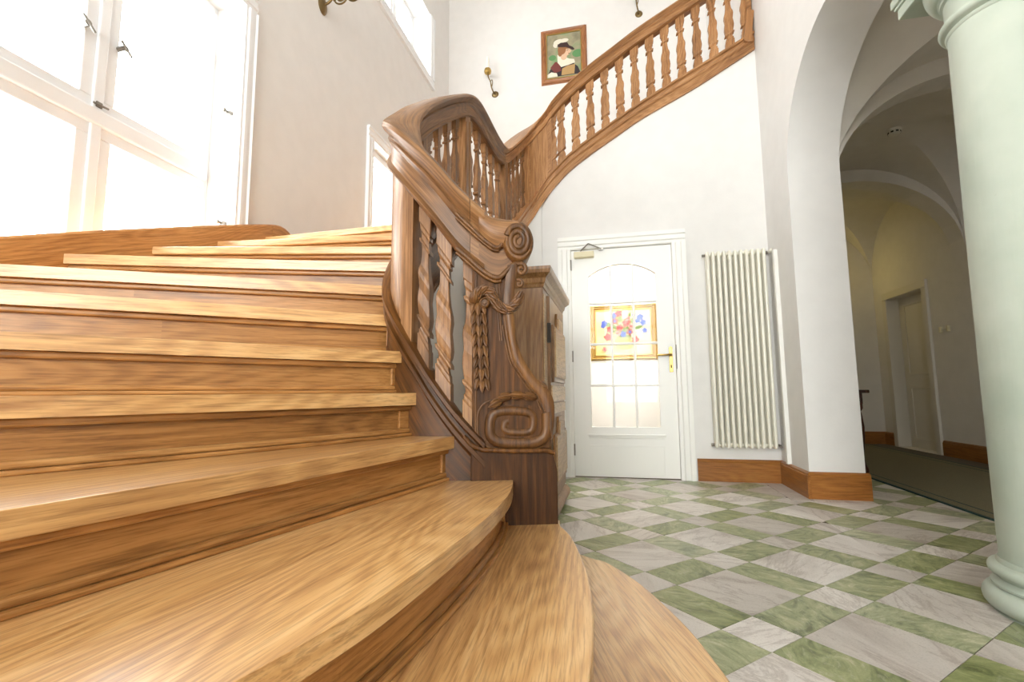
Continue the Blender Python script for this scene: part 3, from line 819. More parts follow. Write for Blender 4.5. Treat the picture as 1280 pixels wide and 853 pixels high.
# inner ends follow the string, outer ends the wall
INNER = {1: [(-.50, 2.05)], 2: [(-.40, 1.98)], 3: [(-.52, 1.80)], 4: [], 5: [], 6: [], 7: [], 8: [], 9: [], 10: [], 11: [], 12: []}
for k in range(1, 13):
    z = k * R
    nose, nxt = FN[k], offset2(FN[k + 1], -.062)
    if k == 12: nxt = FN[13]
    poly = list(nose) + list(reversed(nxt)) + INNER[k]
    if k in (5,): poly = list(nose) + [(XS, -.9)] + list(reversed(nxt)) + INNER[k]
    a, b = Vector(nose[1]), Vector(nose[-1] if k > 5 else nose[-14])
    c = (a + b) / 2; rz = math.atan2(b.y - a.y, b.x - a.x)
    mw = Matrix.Translation((c.x, c.y, z)) @ Matrix.Rotation(rz, 4, 'Z')
    inv = mw.inverted()
    lp = [(inv @ Vector((p[0], p[1], z))).xy for p in poly]
    lp = lp if area(lp) > 0 else lp[::-1]
    MB().prism(lp, -.046, 0).build('tread', w_tread, parent=stairs, bevel=.008, seg=3, m=mw)
    # riser boards, set back below the nosing, with mouldings
    def strip(off0, off1, z0, z1, name, mat, i0=0, i1=None, bev=0.0, n=26):
        base = resample(FN[k], n)[i0:i1]
        p0, p1 = offset2(base, off0), offset2(base, off1)
        rows = [[tuple(inv @ Vector((p0[i][0], p0[i][1], z0))), tuple(inv @ Vector((p1[i][0], p1[i][1], z0))), tuple(inv @ Vector((p1[i][0], p1[i][1], z1))), tuple(inv @ Vector((p0[i][0], p0[i][1], z1)))] for i in range(len(base))]
        MB().grid(rows, closed=True).build(name, mat, parent=stairs, bevel=bev, m=mw)
    sg = 1 if k else 1
    back = -1
    if k > 1:
        cut = 10 + (k * 5) % 7
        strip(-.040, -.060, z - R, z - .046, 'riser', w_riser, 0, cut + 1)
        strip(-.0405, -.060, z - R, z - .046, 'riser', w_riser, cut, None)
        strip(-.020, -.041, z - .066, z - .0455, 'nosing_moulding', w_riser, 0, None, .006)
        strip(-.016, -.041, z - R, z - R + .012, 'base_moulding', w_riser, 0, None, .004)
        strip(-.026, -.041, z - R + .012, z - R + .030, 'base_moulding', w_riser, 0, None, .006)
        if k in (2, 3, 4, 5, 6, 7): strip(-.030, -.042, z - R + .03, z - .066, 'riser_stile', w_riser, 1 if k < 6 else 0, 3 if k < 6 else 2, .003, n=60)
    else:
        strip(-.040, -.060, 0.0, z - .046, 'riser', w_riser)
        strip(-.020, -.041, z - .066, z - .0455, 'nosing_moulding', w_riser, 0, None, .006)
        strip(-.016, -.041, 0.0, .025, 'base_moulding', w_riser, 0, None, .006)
# string along the left wall with its curled end
top = [(-.2, .86), (.6, 1.15), (1.0, 1.31), (1.44, 1.492), (1.9, 1.678), (2.4, 1.872), (2.8, 2.022), (2.99, 2.086)]
top = catmull(top, 4)
def wall_string(pts, zb):
    rows = []
    for y, z in pts:
        lo = max(0, zb(y))
        rows.append([(XL + .001, y, lo), (XS + .014, y, lo), (XS + .014, y, z - .012), (XS + .008, y, z), (XL + .001, y, z)])
    return MB().grid(rows, closed=True)
wall_string(top, lambda y: (y + .9) * .39 - .25).build('wall_string', w_string, parent=stairs)
curl = [(2.992, 2.086), (3.03, 2.098), (3.08, 2.106), (3.13, 2.104), (3.18, 2.09), (3.22, 2.06), (3.245, 2.02), (3.25, 1.985)]
wall_string(curl, lambda y: 1.90).build('wall_string', w_string, parent=stairs)
# upper flight: winders, then straight steps behind the upper string
inner = [(-1.0, 3.97), (-.985, 4.15), (-.96, 4.33), (-.94, 4.50), (-.89, 4.64), (-.82, 4.76), (-.70, 4.82), (-.52, 4.83)]
outer = [(XS, 3.97), (XS, 4.75), (XS, 5.6), (XS, YP - .03), (-1.9, YP - .03), (-1.3, YP - .03), (-.85, YP - .03), (-.52, YP - .03)]
for k in range(7):
    z = (13 + k) * R
    MB().prism([inner[k], inner[k + 1], outer[k + 1], outer[k]], z - .2, z).build('tread', w_tread, parent=stairs)
for k in range(7):
    z = (20 + k) * R; x = -.52 + .292 * k
    MB().prism([(x, 4.83), (x + .292, 4.83), (x + .292, YP - .03), (x, YP - .03)], z - .2, z).build('tread', w_tread, parent=stairs)

# ================================================================== BALUSTRADE
NR = math.atan2(.297, .955)
NO = Vector((-.545, 1.747))
bal = thing('balustrade', 'carved brown oak balustrade with volute newel sweeping up the staircase', 'balustrade', (NO.x, NO.y, .328))
s_p0, s_cp1 = s_low(-.800), s_of(y=2.13)
s_post1, s_post2 = s_of(y=2.815), s_of(y=3.90)
s_pan0, s_pan1 = s_of(y=4.56), s_of(x=-.60)
# handrail in its joined lengths
cuts = [0.0, s_low(-.56), s_post1 + .0, s_post2, s_pan1, ARC[-1]]
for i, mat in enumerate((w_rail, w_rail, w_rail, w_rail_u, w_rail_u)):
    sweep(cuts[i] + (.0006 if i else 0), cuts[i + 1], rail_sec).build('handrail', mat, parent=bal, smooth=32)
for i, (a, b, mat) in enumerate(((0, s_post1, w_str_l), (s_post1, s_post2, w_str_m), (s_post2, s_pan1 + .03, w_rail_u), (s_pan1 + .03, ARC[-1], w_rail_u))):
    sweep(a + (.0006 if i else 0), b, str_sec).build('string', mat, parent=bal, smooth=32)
def fill_panel(s0, s1, hw, name, mat, extra=0.0):
    return sweep(s0, s1, lambda p: [(hw, p[4] - .01), (hw, p[2] + .012), (-hw, p[2] + .012), (-hw, p[4] - .01)]).build(name, mat, parent=bal, smooth=32)
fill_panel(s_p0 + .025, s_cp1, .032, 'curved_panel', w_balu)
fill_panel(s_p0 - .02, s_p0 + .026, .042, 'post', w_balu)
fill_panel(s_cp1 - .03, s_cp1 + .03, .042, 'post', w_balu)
def pilaster(s, hw, mat):
    o = fill_panel(s - hw, s + hw, .044, 'post', mat)
    p, th, mr, ms = at(s)
    # sunk field framed by a raised border on the well side
    for a, b in ((-hw + .004, -hw + .018), (hw - .018, hw - .004)):
        sweep(s + a, s + b, lambda p: [(.050, p[4] + .03), (.050, p[2] - .03), (.043, p[2] - .03), (.043, p[4] + .03)]).build('post_border', mat, parent=o)
    return o
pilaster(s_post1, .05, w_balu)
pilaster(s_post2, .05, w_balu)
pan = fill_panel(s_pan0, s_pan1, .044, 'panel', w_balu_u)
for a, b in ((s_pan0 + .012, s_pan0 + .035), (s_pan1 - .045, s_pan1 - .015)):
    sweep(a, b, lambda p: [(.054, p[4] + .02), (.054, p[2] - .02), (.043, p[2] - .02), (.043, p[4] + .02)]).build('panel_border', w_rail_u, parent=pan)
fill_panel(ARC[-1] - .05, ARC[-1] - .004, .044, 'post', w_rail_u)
BPROF = [(0, .044), (.115, .044), (.12, .037), (.155, .037), (.16, .030), (.185, .027), (.205, .030), (.21, .046), (.235, .046), (.245, .035),
         (.285, .042), (.33, .046), (.38, .043), (.43, .038), (.47, .041), (.51, .045), (.55, .042), (.60, .031), (.66, .026), (.74, .024),
         (.745, .040), (.768, .040), (.775, .028), (.82, .028), (.835, .036), (.87, .036), (.875, .044), (1.0, .044)]
FLAT = 0.5      # the balusters are cut from thick boards, wider along the rail than across it
def baluster(s, mat, k=1.0, flat=FLAT):
    p, th, mr, ms = at(s)
    z0, z1 = p[4] - .004, p[2] + .006
    tx, ty = math.cos(th), math.sin(th); nx, ny = ty, -tx
    rows = []
    for t, w in BPROF:
        w *= k
        zc = lerp(z0, z1, t); sl = lerp(ms, mr, t)
        c = []
        for du, dv in ((-1, -1), (1, -1), (1, 1), (-1, 1)):
            a = du * w
            c.append((tx * a + nx * dv * w * flat, ty * a + ny * dv * w * flat, zc + sl * a - z0))
        rows.append(c)
    m = MB()
    n = len(rows); v = [q for r in rows for q in r]
    f = [(i * 4 + j, i * 4 + (j + 1) % 4, (i + 1) * 4 + (j + 1) % 4, (i + 1) * 4 + j) for i in range(n - 1) for j in range(4)] + [(3, 2, 1, 0), tuple((n - 1) * 4 + j for j in range(4))]
    m.add(v, f)
    o = m.build('baluster', mat, parent=bal, bevel=.0025, seg=1, m=Matrix.Translation((p[0], p[1], z0)))
    return o
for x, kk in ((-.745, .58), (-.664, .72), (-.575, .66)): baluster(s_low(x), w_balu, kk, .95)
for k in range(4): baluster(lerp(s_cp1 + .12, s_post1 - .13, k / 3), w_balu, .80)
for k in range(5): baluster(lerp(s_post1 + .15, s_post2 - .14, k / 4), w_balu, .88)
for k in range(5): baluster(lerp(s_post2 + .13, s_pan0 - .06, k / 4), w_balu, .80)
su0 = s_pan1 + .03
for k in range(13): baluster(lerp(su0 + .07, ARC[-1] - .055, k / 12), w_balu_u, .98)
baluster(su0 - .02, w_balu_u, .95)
# moulded end plate where the upper string meets the arch wall
m = MB()
for a, b, c in ((0, .020, .030), (.020, .032, .020), (.032, .05, .026)):
    m.add([(1.30 + a + dx, 4.725 - c if i < 4 else 4.74, 4.22 + dz) for i, (dx, dz) in enumerate(((0, 0), (.035, -.02), (.075, .30), (.045, .32), (0, 0), (.035, -.02), (.075, .30), (.045, .32)))],
          [(0, 1, 2, 3), (7, 6, 5, 4), (0, 4, 5, 1), (1, 5, 6, 2), (2, 6, 7, 3), (3, 7, 4, 0)])
m.build('end_plate', w_rail_u, parent=bal, bevel=.003)

# ------------------------------------------------------------------ newel (local frame: x along its face, y away from the steps)
NM = Matrix.Translation((NO.x, NO.y, 0)) @ Matrix.Rotation(NR, 4, 'Z')
TH = .135
right = [(.299, .604), (.309, .645), (.317, .709), (.315, .786), (.289, .838), (.244, .878), (.199, .949), (.176, 1.015), (.168, 1.08), (.160, 1.16), (.168, 1.25)]
outl = [(0.0, .600)] + catmull(right, 4) + [(.170, 1.285), (.10, 1.285), (0.0, 1.300)]
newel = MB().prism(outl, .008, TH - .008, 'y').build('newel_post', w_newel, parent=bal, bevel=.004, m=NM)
MB().prism([(-.004, .30), (.324, .30), (.324, .52), (.312, .575), (.296, .604), (-.004, .604)], -.004, TH + .01, 'y').build('base_block', w_block, parent=newel, bevel=.004, m=NM)
# base block moulding
MB().tube([(-.03, .0, .655), (0.0, -.006, .622), (.04, -.01, .606), (.15, -.012, .600), (.28, -.012, .600), (.31, -.006, .590)], .009, 8).build('base_moulding', w_newel, parent=newel, smooth=60, m=NM)
def relief(name, pts, r, depth=.5, y=.004, parent=None, mat=None, seg=8):
    p3 = [(x, y, z) for x, z in pts]
    return MB().tube(p3, r, seg, flat=depth, up=(0, 1, 0)).build(name, mat or w_carve, parent=parent or newel, smooth=60, m=NM)
# broad raised band following the front edge
inner_b = catmull([(.300, .640), (.286, .70), (.281, .735), (.256, .80), (.224, .839), (.166, .923), (.147, .982), (.130, 1.08), (.124, 1.16)], 4)
outer_b = catmull([(.306, .640), (.315, .709), (.313, .786), (.287, .838), (.242, .878), (.197, .949), (.174, 1.015), (.166, 1.08), (.158, 1.16)], 4)
rows = [[(a[0], .01, a[1]), (a[0], -.006, a[1]), (lerp(a[0], b[0], .25), -.013, lerp(a[1], b[1], .25)), (lerp(a[0], b[0], .75), -.013, lerp(a[1], b[1], .75)), (b[0], -.006, b[1]), (b[0], .01, b[1])] for a, b in zip(inner_b, outer_b)]
MB().grid(rows, closed=True).build('edge_band', w_carve, parent=newel, smooth=50, m=NM)
relief('bead', inner_b, .0055)
relief('bead', [(x - .012, z) for x, z in inner_b[:-4]], .003)
# flattened spiral at the foot
def oval(t, a, b, cx=.165, cz=.698):
    c, s = math.cos(t), math.sin(t)
    e = 2 / 3.2
    return (cx + a * (abs(c) ** e) * (1 if c > 0 else -1), cz + b * (abs(s) ** e) * (1 if s > 0 else -1))
sp = []
for k in range(121):
    q = k / 120; t = lerp(PI * .12, -PI * 3.3, q)
    sp.append(oval(t, lerp(.126, .034, q), lerp(.084, .014, q)))
relief('spiral_scroll', sp, [lerp(.025, .014, k / 120) for k in range(121)], .8)
relief('spiral_groove_bead', [oval(lerp(0, -2 * PI, k / 60), .142, .098, .163, .700) for k in range(56)], .004)
MB().prism([oval(2 * PI * k / 40, .112, .074) for k in range(40)], -.002, .012, 'y').build('spiral_field', w_newel, parent=newel, m=NM)
# upper volute: a drum with a coiled face
drum = catmull([(.045, .0), (.052, -.004), (.060, .02), (.060, .115), (.052, .14), (.045, .135)], 3)
vm = NM @ Matrix.Translation((.182, .0, 1.410)) @ Matrix.Rotation(-PI / 2, 4, 'X')
vol = MB().lathe([(.001, -.022)] + [(.052, -.022), (.058, -.016), (.061, -.004), (.061, .132), (.056, .145), (.001, .145)], seg=40).build('volute', w_carve, parent=newel, smooth=40, m=NM @ Matrix.Translation((.182, .0, 1.412)) @ Matrix.Rotation(-PI / 2, 4, 'X') @ Matrix.Scale(1.36, 4, Vector((0, 1, 0))))
spv = []
for k in range(91):
    q = k / 90; t = lerp(PI * .9, -PI * 3.6, q); rr = lerp(.047, .010, q)
    spv.append((.180 + rr * math.cos(t), 1.412 + rr * 1.36 * math.sin(t)))
MB().tube([(x, -.026, z) for x, z in spv], [lerp(.013, .008, k / 90) for k in range(91)], 8, flat=.6, up=(0, 1, 0)).build('volute_coil', w_carve, parent=newel, smooth=60, m=NM)
# crest of the rail running into the volute
crest_t = catmull([(.026, 1.538), (.05, 1.522), (.08, 1.508), (.13, 1.499), (.182, 1.497)], 4)
crest_b = catmull([(.026, 1.452), (.05, 1.425), (.08, 1.402), (.12, 1.392), (.160, 1.40)], 4)
rows = [[(a[0], -.012, a[1]), (a[0], .0, a[1] + .006), (a[0], TH - .012, a[1] + .006), (a[0], TH, a[1]), (b[0], TH, b[1]), (b[0], -.004, b[1]), (b[0], -.018, lerp(b[1], a[1], .2)), (a[0], -.027, lerp(b[1], a[1], .55)), (a[0], -.024, lerp(b[1], a[1], .85))] for a, b in zip(crest_t, crest_b)]
MB().grid(rows, closed=True).build('rail_crest', w_rail, parent=newel, smooth=40, m=NM)
lo_b = catmull([(.026, 1.300), (.05, 1.285), (.075, 1.272), (.12, 1.272), (.155, 1.31)], 4)
rows = [[(a[0], .008, a[1]), (a[0], TH - .004, a[1]), (b[0], TH - .004, b[1]), (b[0], .008, b[1])] for a, b in zip(crest_b, lo_b)]
MB().grid(rows, closed=True).build('rail_frieze', w_rail, parent=newel, smooth=40, m=NM)
relief('rail_moulding', catmull([(-.064, 1.524), (-.011, 1.472), (.042, 1.422), (.084, 1.391), (.105, 1.390), (.116, 1.404), (.108, 1.414)], 4), .0085, .9, -.006)
relief('rail_moulding', catmull([(-.064, 1.508), (-.011, 1.456), (.042, 1.408), (.080, 1.380), (.105, 1.378)], 4), .005, .9, -.004)
relief('rail_moulding', catmull([(-.063, 1.384), (-.011, 1.340), (.025, 1.306), (.054, 1.284), (.089, 1.267), (.113, 1.272), (.137, 1.296), (.161, 1.320), (.185, 1.326)], 4), .011, .9, -.004)
relief('rail_moulding', catmull([(-.063, 1.366), (-.011, 1.322), (.025, 1.290), (.054, 1.268), (.089, 1.252), (.113, 1.256)], 4), .006, .9, -.002)
# small scrolls and the stem below the volute
def coil(cx, cz, r, turns, r0, r1, y=-.008, d=.9, ph=PI * .75, asp=1.15):
    pts = [(cx + lerp(r, r * .2, k / 30) * math.cos(ph - turns * 2 * PI * k / 30), cz + lerp(r, r * .2, k / 30) * asp * math.sin(ph - turns * 2 * PI * k / 30)) for k in range(31)]
    return relief('small_scroll', pts, [lerp(r0, r1, k / 30) for k in range(31)], d, y)
coil(.192, 1.300, .022, 1.4, .011, .007)
coil(.184, 1.243, .015, 1.3, .008, .005)
rows = [[(a, .01, z), (a, -.008, z), ((a + b) / 2, -.016, z), (b, -.008, z), (b, .01, z)] for a, b, z in ((.138, .184, 1.318), (.133, .176, 1.285), (.127, .168, 1.24), (.123, .160, 1.19), (.121, .158, 1.15))]
MB().grid(rows, closed=True).build('stem', w_carve, parent=newel, smooth=50, m=NM)
for dx in (.098, .106): relief('flute', [(dx, 1.245), (dx + .001, 1.19), (dx + .004, 1.10), (dx + .010, 1.02)], .003)
# garlands of leaves: a pointed cupped leaf, copied along the swag and the drop
def leaf_mesh(L=.052, Wd=.0235, D=.010):
    n = 7; rows = []
    for i in range(n):
        t = i / (n - 1); w = Wd / 2 * (math.sin(PI * min(1, .2 + t ** .85 * .8)) ** .8) + .0006
        h = D * math.sin(PI * (.15 + .8 * t))
        rows.append([(-w, .0, -L * t), (-w * .75, -h * .62, -L * t), (-w * .25, -h * .62, -L * t), (0, -h, -L * t), (w * .25, -h * .62, -L * t), (w * .75, -h * .62, -L * t), (w, .0, -L * t)])
    return MB().grid(rows, closed=True).mesh('leaf', w_carve, 60)
LM = leaf_mesh()
def put_leaf(x, z, ang, sc=1.0, y=0.0, tilt=-.30):
    o = bpy.data.objects.new('leaf', LM)
    reg(o, 'leaf', parent=newel, m=NM @ Matrix.Translation((x, y, z)) @ Matrix.Rotation(ang, 4, 'Y') @ Matrix.Rotation(tilt, 4, 'X') @ Matrix.Scale(sc, 4))
zz = 1.165
for row in range(8):
    cxr = lerp(.024, .038, row / 7); s = lerp(1.08, .98, row / 7)
    for dx, an in ((-.015, .22), (.015, -.22), (0, 0)):
        put_leaf(cxr + dx, zz + (.006 if dx else 0), an, s, .002 if dx else -.006)
    zz -= .0425
swag = catmull([(.008, 1.165), (.013, 1.193), (.042, 1.216), (.070, 1.206), (.086, 1.176), (.107, 1.150), (.136, 1.142), (.165, 1.156), (.184, 1.190)], 3)
for i in range(0, len(swag) - 1, 2):
    (x, z), (x2, z2) = swag[i], swag[min(i + 2, len(swag) - 1)]
    an = math.atan2(-(x2 - x), -(z2 - z))
    nx, nz = (z2 - z), -(x2 - x); l = math.hypot(nx, nz) or 1
    for d in (-.010, .010): put_leaf(x + nx / l * d, z + nz / l * d, an, .95, -.004)
    put_leaf(x, z, an, 1.0, -.011)
relief('swag_core', swag, .012, .8, .002)
MB().lathe([(.001, -.022), (.006, -.022), (.008, -.018), (.013, -.018), (.016, -.022), (.020, -.020), (.022, -.010), (.022, .01), (.001, .01)], seg=24).build('rosette', w_carve, parent=newel, smooth=40, m=NM @ Matrix.Translation((.048, .0, 1.165)) @ Matrix.Rotation(-PI / 2, 4, 'X'))
for (x, z, an) in ((.092, .787, 1.15), (.130, .806, 1.45), (.174, .808, 1.62), (.222, .800, 1.75)):
    for da, sc in ((-.3, .9), (.3, .9), (0, 1.1)): put_leaf(x + .018, z, an + da, sc, -.006 if da else -.012)
    MB().ball((x + .02, -.004, z), .009, .008, .009, 10, 6).build('bud', w_carve, parent=newel, smooth=80, m=NM)
put_leaf(.258, .862, -.9, .8, .0)
relief('panel_bead', [(.016, 1.285), (.014, 1.10), (.014, .85), (.014, .66)], .003)

# ================================================================== CABINET beside the door
cab = thing('cabinet', 'brown oak cupboard with panelled door and moulded cornice behind the newel', 'cabinet', (-.64, 3.22, 0))
cx0, cx1, cy0, cy1 = -.86, -.42, 2.74, 3.73
MB().box(cx0, cx1, cy0, cy1, .115, 1.44).build('body', w_cab, parent=cab, bevel=.004)
def ring_mould(prof, name, mat):
    rows = []
    for d, z in prof: rows.append([(cx0 - .0, cy0 - d, z), (cx1 + d, cy0 - d, z), (cx1 + d, cy1 + d, z), (cx0 - .0, cy1 + d, z)])
    n = len(rows); v = [p for r in rows for p in r]
    f = [(i * 4 + j, i * 4 + (j + 1) % 4, (i + 1) * 4 + (j + 1) % 4, (i + 1) * 4 + j) for i in range(n - 1) for j in range(4)] + [(0, 1, 2, 3), tuple((n - 1) * 4 + j for j in range(4))]
    return MB().add(v, f).build(name, mat, parent=cab)
ring_mould([(-.02, 1.435), (.006, 1.437), (.010, 1.455), (.018, 1.465), (.024, 1.49), (.040, 1.505), (.052, 1.515), (.056, 1.535), (.056, 1.553), (-.02, 1.556)], 'cornice', w_cab)
ring_mould([(-.02, .055), (.034, .055), (.034, .085), (.024, .098), (.016, .112), (.004, .120), (-.02, .122)], 'plinth', w_cab)
for x in (cx0 + .06, cx1 - .03):
    for y in (cy0 + .03, cy1 - .03):
        MB().lathe([(.02, 0), (.034, .008), (.042, .028), (.036, .05), (.028, .056)], x, y, 16).build('bun_foot', w_cab, parent=cab, smooth=40)
cdoor = MB().box(cx1, cx1 + .022, cy0 + .13, cy1 - .13, .16, 1.41).build('door', w_cab, parent=cab, bevel=.003)
for y0, y1 in ((cy0 + .008, cy0 + .115), (cy1 - .115, cy1 - .008)):
    MB().box(cx1, cx1 + .006, y0, y1, .16, 1.40).build('stile_facing', w_cabl, parent=cab, bevel=.002)
ym, yh = (cy0 + cy1) / 2, (cy1 - cy0) / 2 - .13
for z0, z1 in ((.24, .66), (.88, 1.34)):
    def shape(d): return [(ym - yh + .06 + d, z0 + d), (ym + yh - .06 - d, z0 + d), (ym + yh - .06 - d, z1 - .10 - d * .4), (ym + .14 - d * .4, z1 - .10 - d * .4), (ym + .10, z1 - d), (ym - .10, z1 - d), (ym - .14 + d * .4, z1 - .10 - d * .4), (ym - yh + .06 + d, z1 - .10 - d * .4)]
    pn = MB().prism(shape(0), cx1 + .02, cx1 + .036, 'x').build('panel_frame', w_cab, parent=cdoor, bevel=.004)
    MB().prism(shape(.03), cx1 + .03, cx1 + .046, 'x').build('panel', w_cabl, parent=cdoor, bevel=.010)
for z0, z1 in ((.685, .75), (.76, .86)):
    MB().box(cx1 + .02, cx1 + .030, ym - yh + .01, ym + yh - .01, z0, z1).build('rail', w_cabl, parent=cdoor, bevel=.003)
for z in (.30, 1.18): MB().box(cx1 + .0, cx1 + .028, cy0 + .117, cy0 + .13, z - .06, z + .06).build('hinge', M_dark, parent=cab)

# ================================================================== RADIATOR
rad = thing('radiator', 'tall cream column radiator on the white wall beside the glazed door', 'radiator', (1.08, 4.70, .3))
NX, rx0, pit = 11, .838, .0482
sec = MB()
for yy in (4.632, 4.668, 4.704):
    pts = [(0, yy, .315), (0, yy, .34), (0, yy, 2.085), (0, yy, 2.11)]
    sec.tube(pts, [.011, .0148, .0148, .011], 10)
sec.ball((0, 4.668, .335), .017, .052, .028, 12, 8).ball((0, 4.668, 2.09), .017, .052, .030, 12, 8)
sm = sec.mesh('section', M_rad, 50)
for k in range(NX):
    reg(bpy.data.objects.new('section', sm), 'section', parent=rad, m=Matrix.Translation((rx0 + .012 + pit * k, 0, 0)))
for z in (.335, 2.09): MB().tube([(rx0, 4.681, z), (rx0 + pit * (NX - 1) + .024, 4.681, z)], .016, 12).build('header_tube', M_rad, parent=rad, smooth=40)
xe = rx0 + pit * (NX - 1) + .03
for z in (.335, 2.09):
    MB().tube([(rx0 - .022, 4.681, z), (rx0 - .002, 4.681, z)], .013, 8).ball((rx0 - .024, 4.681, z), .008, .015, .015, 10, 6).build('plug', M_steel, parent=rad, smooth=40)
MB().tube([(xe, 4.681, 2.09), (xe + .035, 4.681, 2.09), (xe + .035, 4.74, 2.09)], .009, 10).build('valve', M_steel, parent=rad, smooth=40)
MB().tube([(xe + .035, 4.681, 2.09), (xe + .05, 4.665, 2.095), (xe + .065, 4.645, 2.10)], [.013, .02, .017], 14).build('valve_knob', M_plastic, parent=rad, smooth=40)
MB().tube([(xe, 4.681, .335), (xe + .03, 4.681, .335), (xe + .03, 4.74, .335)], .009, 10).tube([(xe + .03, 4.681, .325), (xe + .03, 4.66, .325)], .013, 8).build('valve', M_steel, parent=rad, smooth=40)
for z in (.55, 1.85):
    for x in (rx0 + .08, xe - .1): MB().box(x - .012, x + .012, 4.715, YB, z - .02, z + .02).build('bracket', M_rad, parent=rad)
# narrow pipe casing in the corner
struct(MB().box(1.372, XR, 4.50, 4.545, .2, 2.06), 'trim_pipe_casing', M_paint, bevel=.004)

# ================================================================== COLUMN
colm = thing('column', 'pale green painted column with ringed base standing on the tiles', 'column', (1.57, 2.16, 0))
def torus_prof(r, z, h, n=8): return [(r + h / 2 * math.cos(-PI / 2 + PI * k / n) - h / 2, z + h / 2 + h / 2 * math.sin(-PI / 2 + PI * k / n)) for k in range(n + 1)]
base = [(.15, .0), (.234, .0)] + torus_prof(.2545, .004, .085) + [(.226, .092), (.226, .100), (.212, .106), (.206, .116), (.212, .126)] + torus_prof(.232, .128, .042) + [(.205, .172), (.204, .180), (.199, .188), (.15, .19)]
MB().lathe(base, 1.57, 2.16, 64).build('base', M_col, parent=colm, smooth=40)
sh = [(.196 - .019 * (t ** 1.6) , lerp(.18, 2.30, t)) for t in [k / 20 for k in range(21)]]
MB().lathe(sh, 1.57, 2.16, 64).build('shaft', M_col, parent=colm, smooth=60)
capp = [(.15, 2.285), (.178, 2.285), (.183, 2.290), (.184, 2.298), (.180, 2.302), (.190, 2.306)] + torus_prof(.204, 2.308, .034) + [(.186, 2.345), (.182, 2.35), (.180, 2.40), (.180, 2.435), (.190, 2.44), (.190, 2.455), (.196, 2.46)] + [(.196 + .044 * math.sin(PI / 2 * k / 8), 2.462 + .072 * (1 - math.cos(PI / 2 * k / 8))) for k in range(9)] + [(.15, 2.536)]
MB().lathe(capp, 1.57, 2.16, 64).build('capital', M_col, parent=colm, smooth=40)
m = MB()
for a, z0, z1 in ((.240, 2.535, 2.585), (.249, 2.585, 2.60), (.258, 2.60, 2.64)): m.box(1.57 - a, 1.57 + a, 2.16 - a, 2.16 + a, z0, z1)
m.build('abacus', M_col, parent=colm, bevel=.004)

# ================================================================== PAINTINGS
def framed(name, label, cat, x0, x1, z0, z1, y, fw, mats, group=None):
    t = thing(name, label, cat, ((x0 + x1) / 2, y, z0))
    prof = [(0, 0), (.012, -.004), (.02, -.03), (.32 * fw, -.035), (.5 * fw, -.026), (.62 * fw, -.030), (.8 * fw, -.018), (.9 * fw, -.022), (fw, -.012), (fw, 0)]
    m = MB()
    rows = []
    cs = [(x0, z0, 1, 1), (x1, z0, -1, 1), (x1, z1, -1, -1), (x0, z1, 1, -1), (x0, z0, 1, 1)]
    for cx, cz, sx, sz in cs: rows.append([(cx + sx * a, y + b, cz + sz * a) for a, b in prof])
    m.grid(rows)
    m.build('frame', mats[0], parent=t)
    frame_rect(MB(), y - .020, y - .004, x0 + fw - .002, x1 - fw + .002, z0 + fw - .002, z1 - fw + .002, .012, 'y').build('inner_frame', mats[1], parent=t)
    return t
def paint_patch(m, c, rx, rz, y, mi, rot=0, n=14, fn=None):
    pts = []
    for k in range(n):
        a = 2 * PI * k / n; r = (fn(a) if fn else 1)
        dx, dz = rx * r * math.cos(a), rz * r * math.sin(a)
        pts.append((c[0] + dx * math.cos(rot) - dz * math.sin(rot), y, c[1] + dx * math.sin(rot) + dz * math.cos(rot)))
    return m.add(pts, [tuple(range(n))], mi=mi)
def canvas_mat(name, stops, scale):
    t = NT(name); tc = t.n('ShaderNodeTexCoord')
    n = t.n('ShaderNodeTexNoise', i_Scale=scale, i_Detail=4.0, i_Distortion=.6); t.l(tc.outputs['Object'], n.inputs['Vector'])
    t.l(t.ramp(n.outputs[0], stops), t.b.inputs['Base Color']); t.b.inputs['Roughness'].default_value = .55
    return t.m
px0, px1, pz0, pz1 = -1.02, -.312, 5.53, 6.44
por = framed('portrait_painting', 'framed portrait of a person in a plumed dark hat on the stairwell wall', 'painting', px0, px1, pz0, pz1, YP, .085, (w_frame, M_gold))
bg = canvas_mat('portrait_ground', [(0.35, sr(120, 116, 92)), (0.5, sr(158, 150, 122)), (0.65, sr(120, 150, 104))], 3.2)
MB().box(px0 + .07, px1 - .07, YP - .008, YP - .004, pz0 + .07, pz1 - .07).build('canvas', bg, parent=por)
pm = [plain('paint_skin', sr(214, 178, 148), .6), plain('paint_hat', sr(58, 36, 34), .6), plain('paint_plume', sr(226, 218, 200), .6), plain('paint_dress', sr(46, 36, 40), .6), plain('paint_hair', sr(150, 100, 62), .6), plain('paint_sleeve', sr(112, 50, 46), .6), plain('paint_gold', sr(176, 142, 92), .6), plain('paint_green', sr(92, 140, 88), .6), plain('paint_line', sr(96, 60, 48), .6)]
W_, H_ = px1 - px0, pz1 - pz0
P = lambda u, v: (px0 + W_ * u, pz0 + H_ * v)
m = MB(); y = YP - .0085
def pp(u, v, ru, rv, mi, rot=0, fn=None):
    global y
    y -= .00025
    paint_patch(m, P(u, v), ru * W_, rv * H_, y, mi, rot, 18, fn)
pp(.80, .50, .12, .07, 7); pp(.25, .48, .08, .05, 7)
def ppoly(pts, mi):
    global y
    y -= .00025
    m.add([(P(u, v)[0], y, P(u, v)[1]) for u, v in pts], [tuple(range(len(pts)))], mi=mi)
ppoly([(.13, .13), (.86, .13), (.80, .26), (.66, .36), (.45, .44), (.30, .38), (.19, .26)], 3)
ppoly([(.20, .30), (.31, .40), (.40, .38), (.44, .22), (.30, .20)], 5)
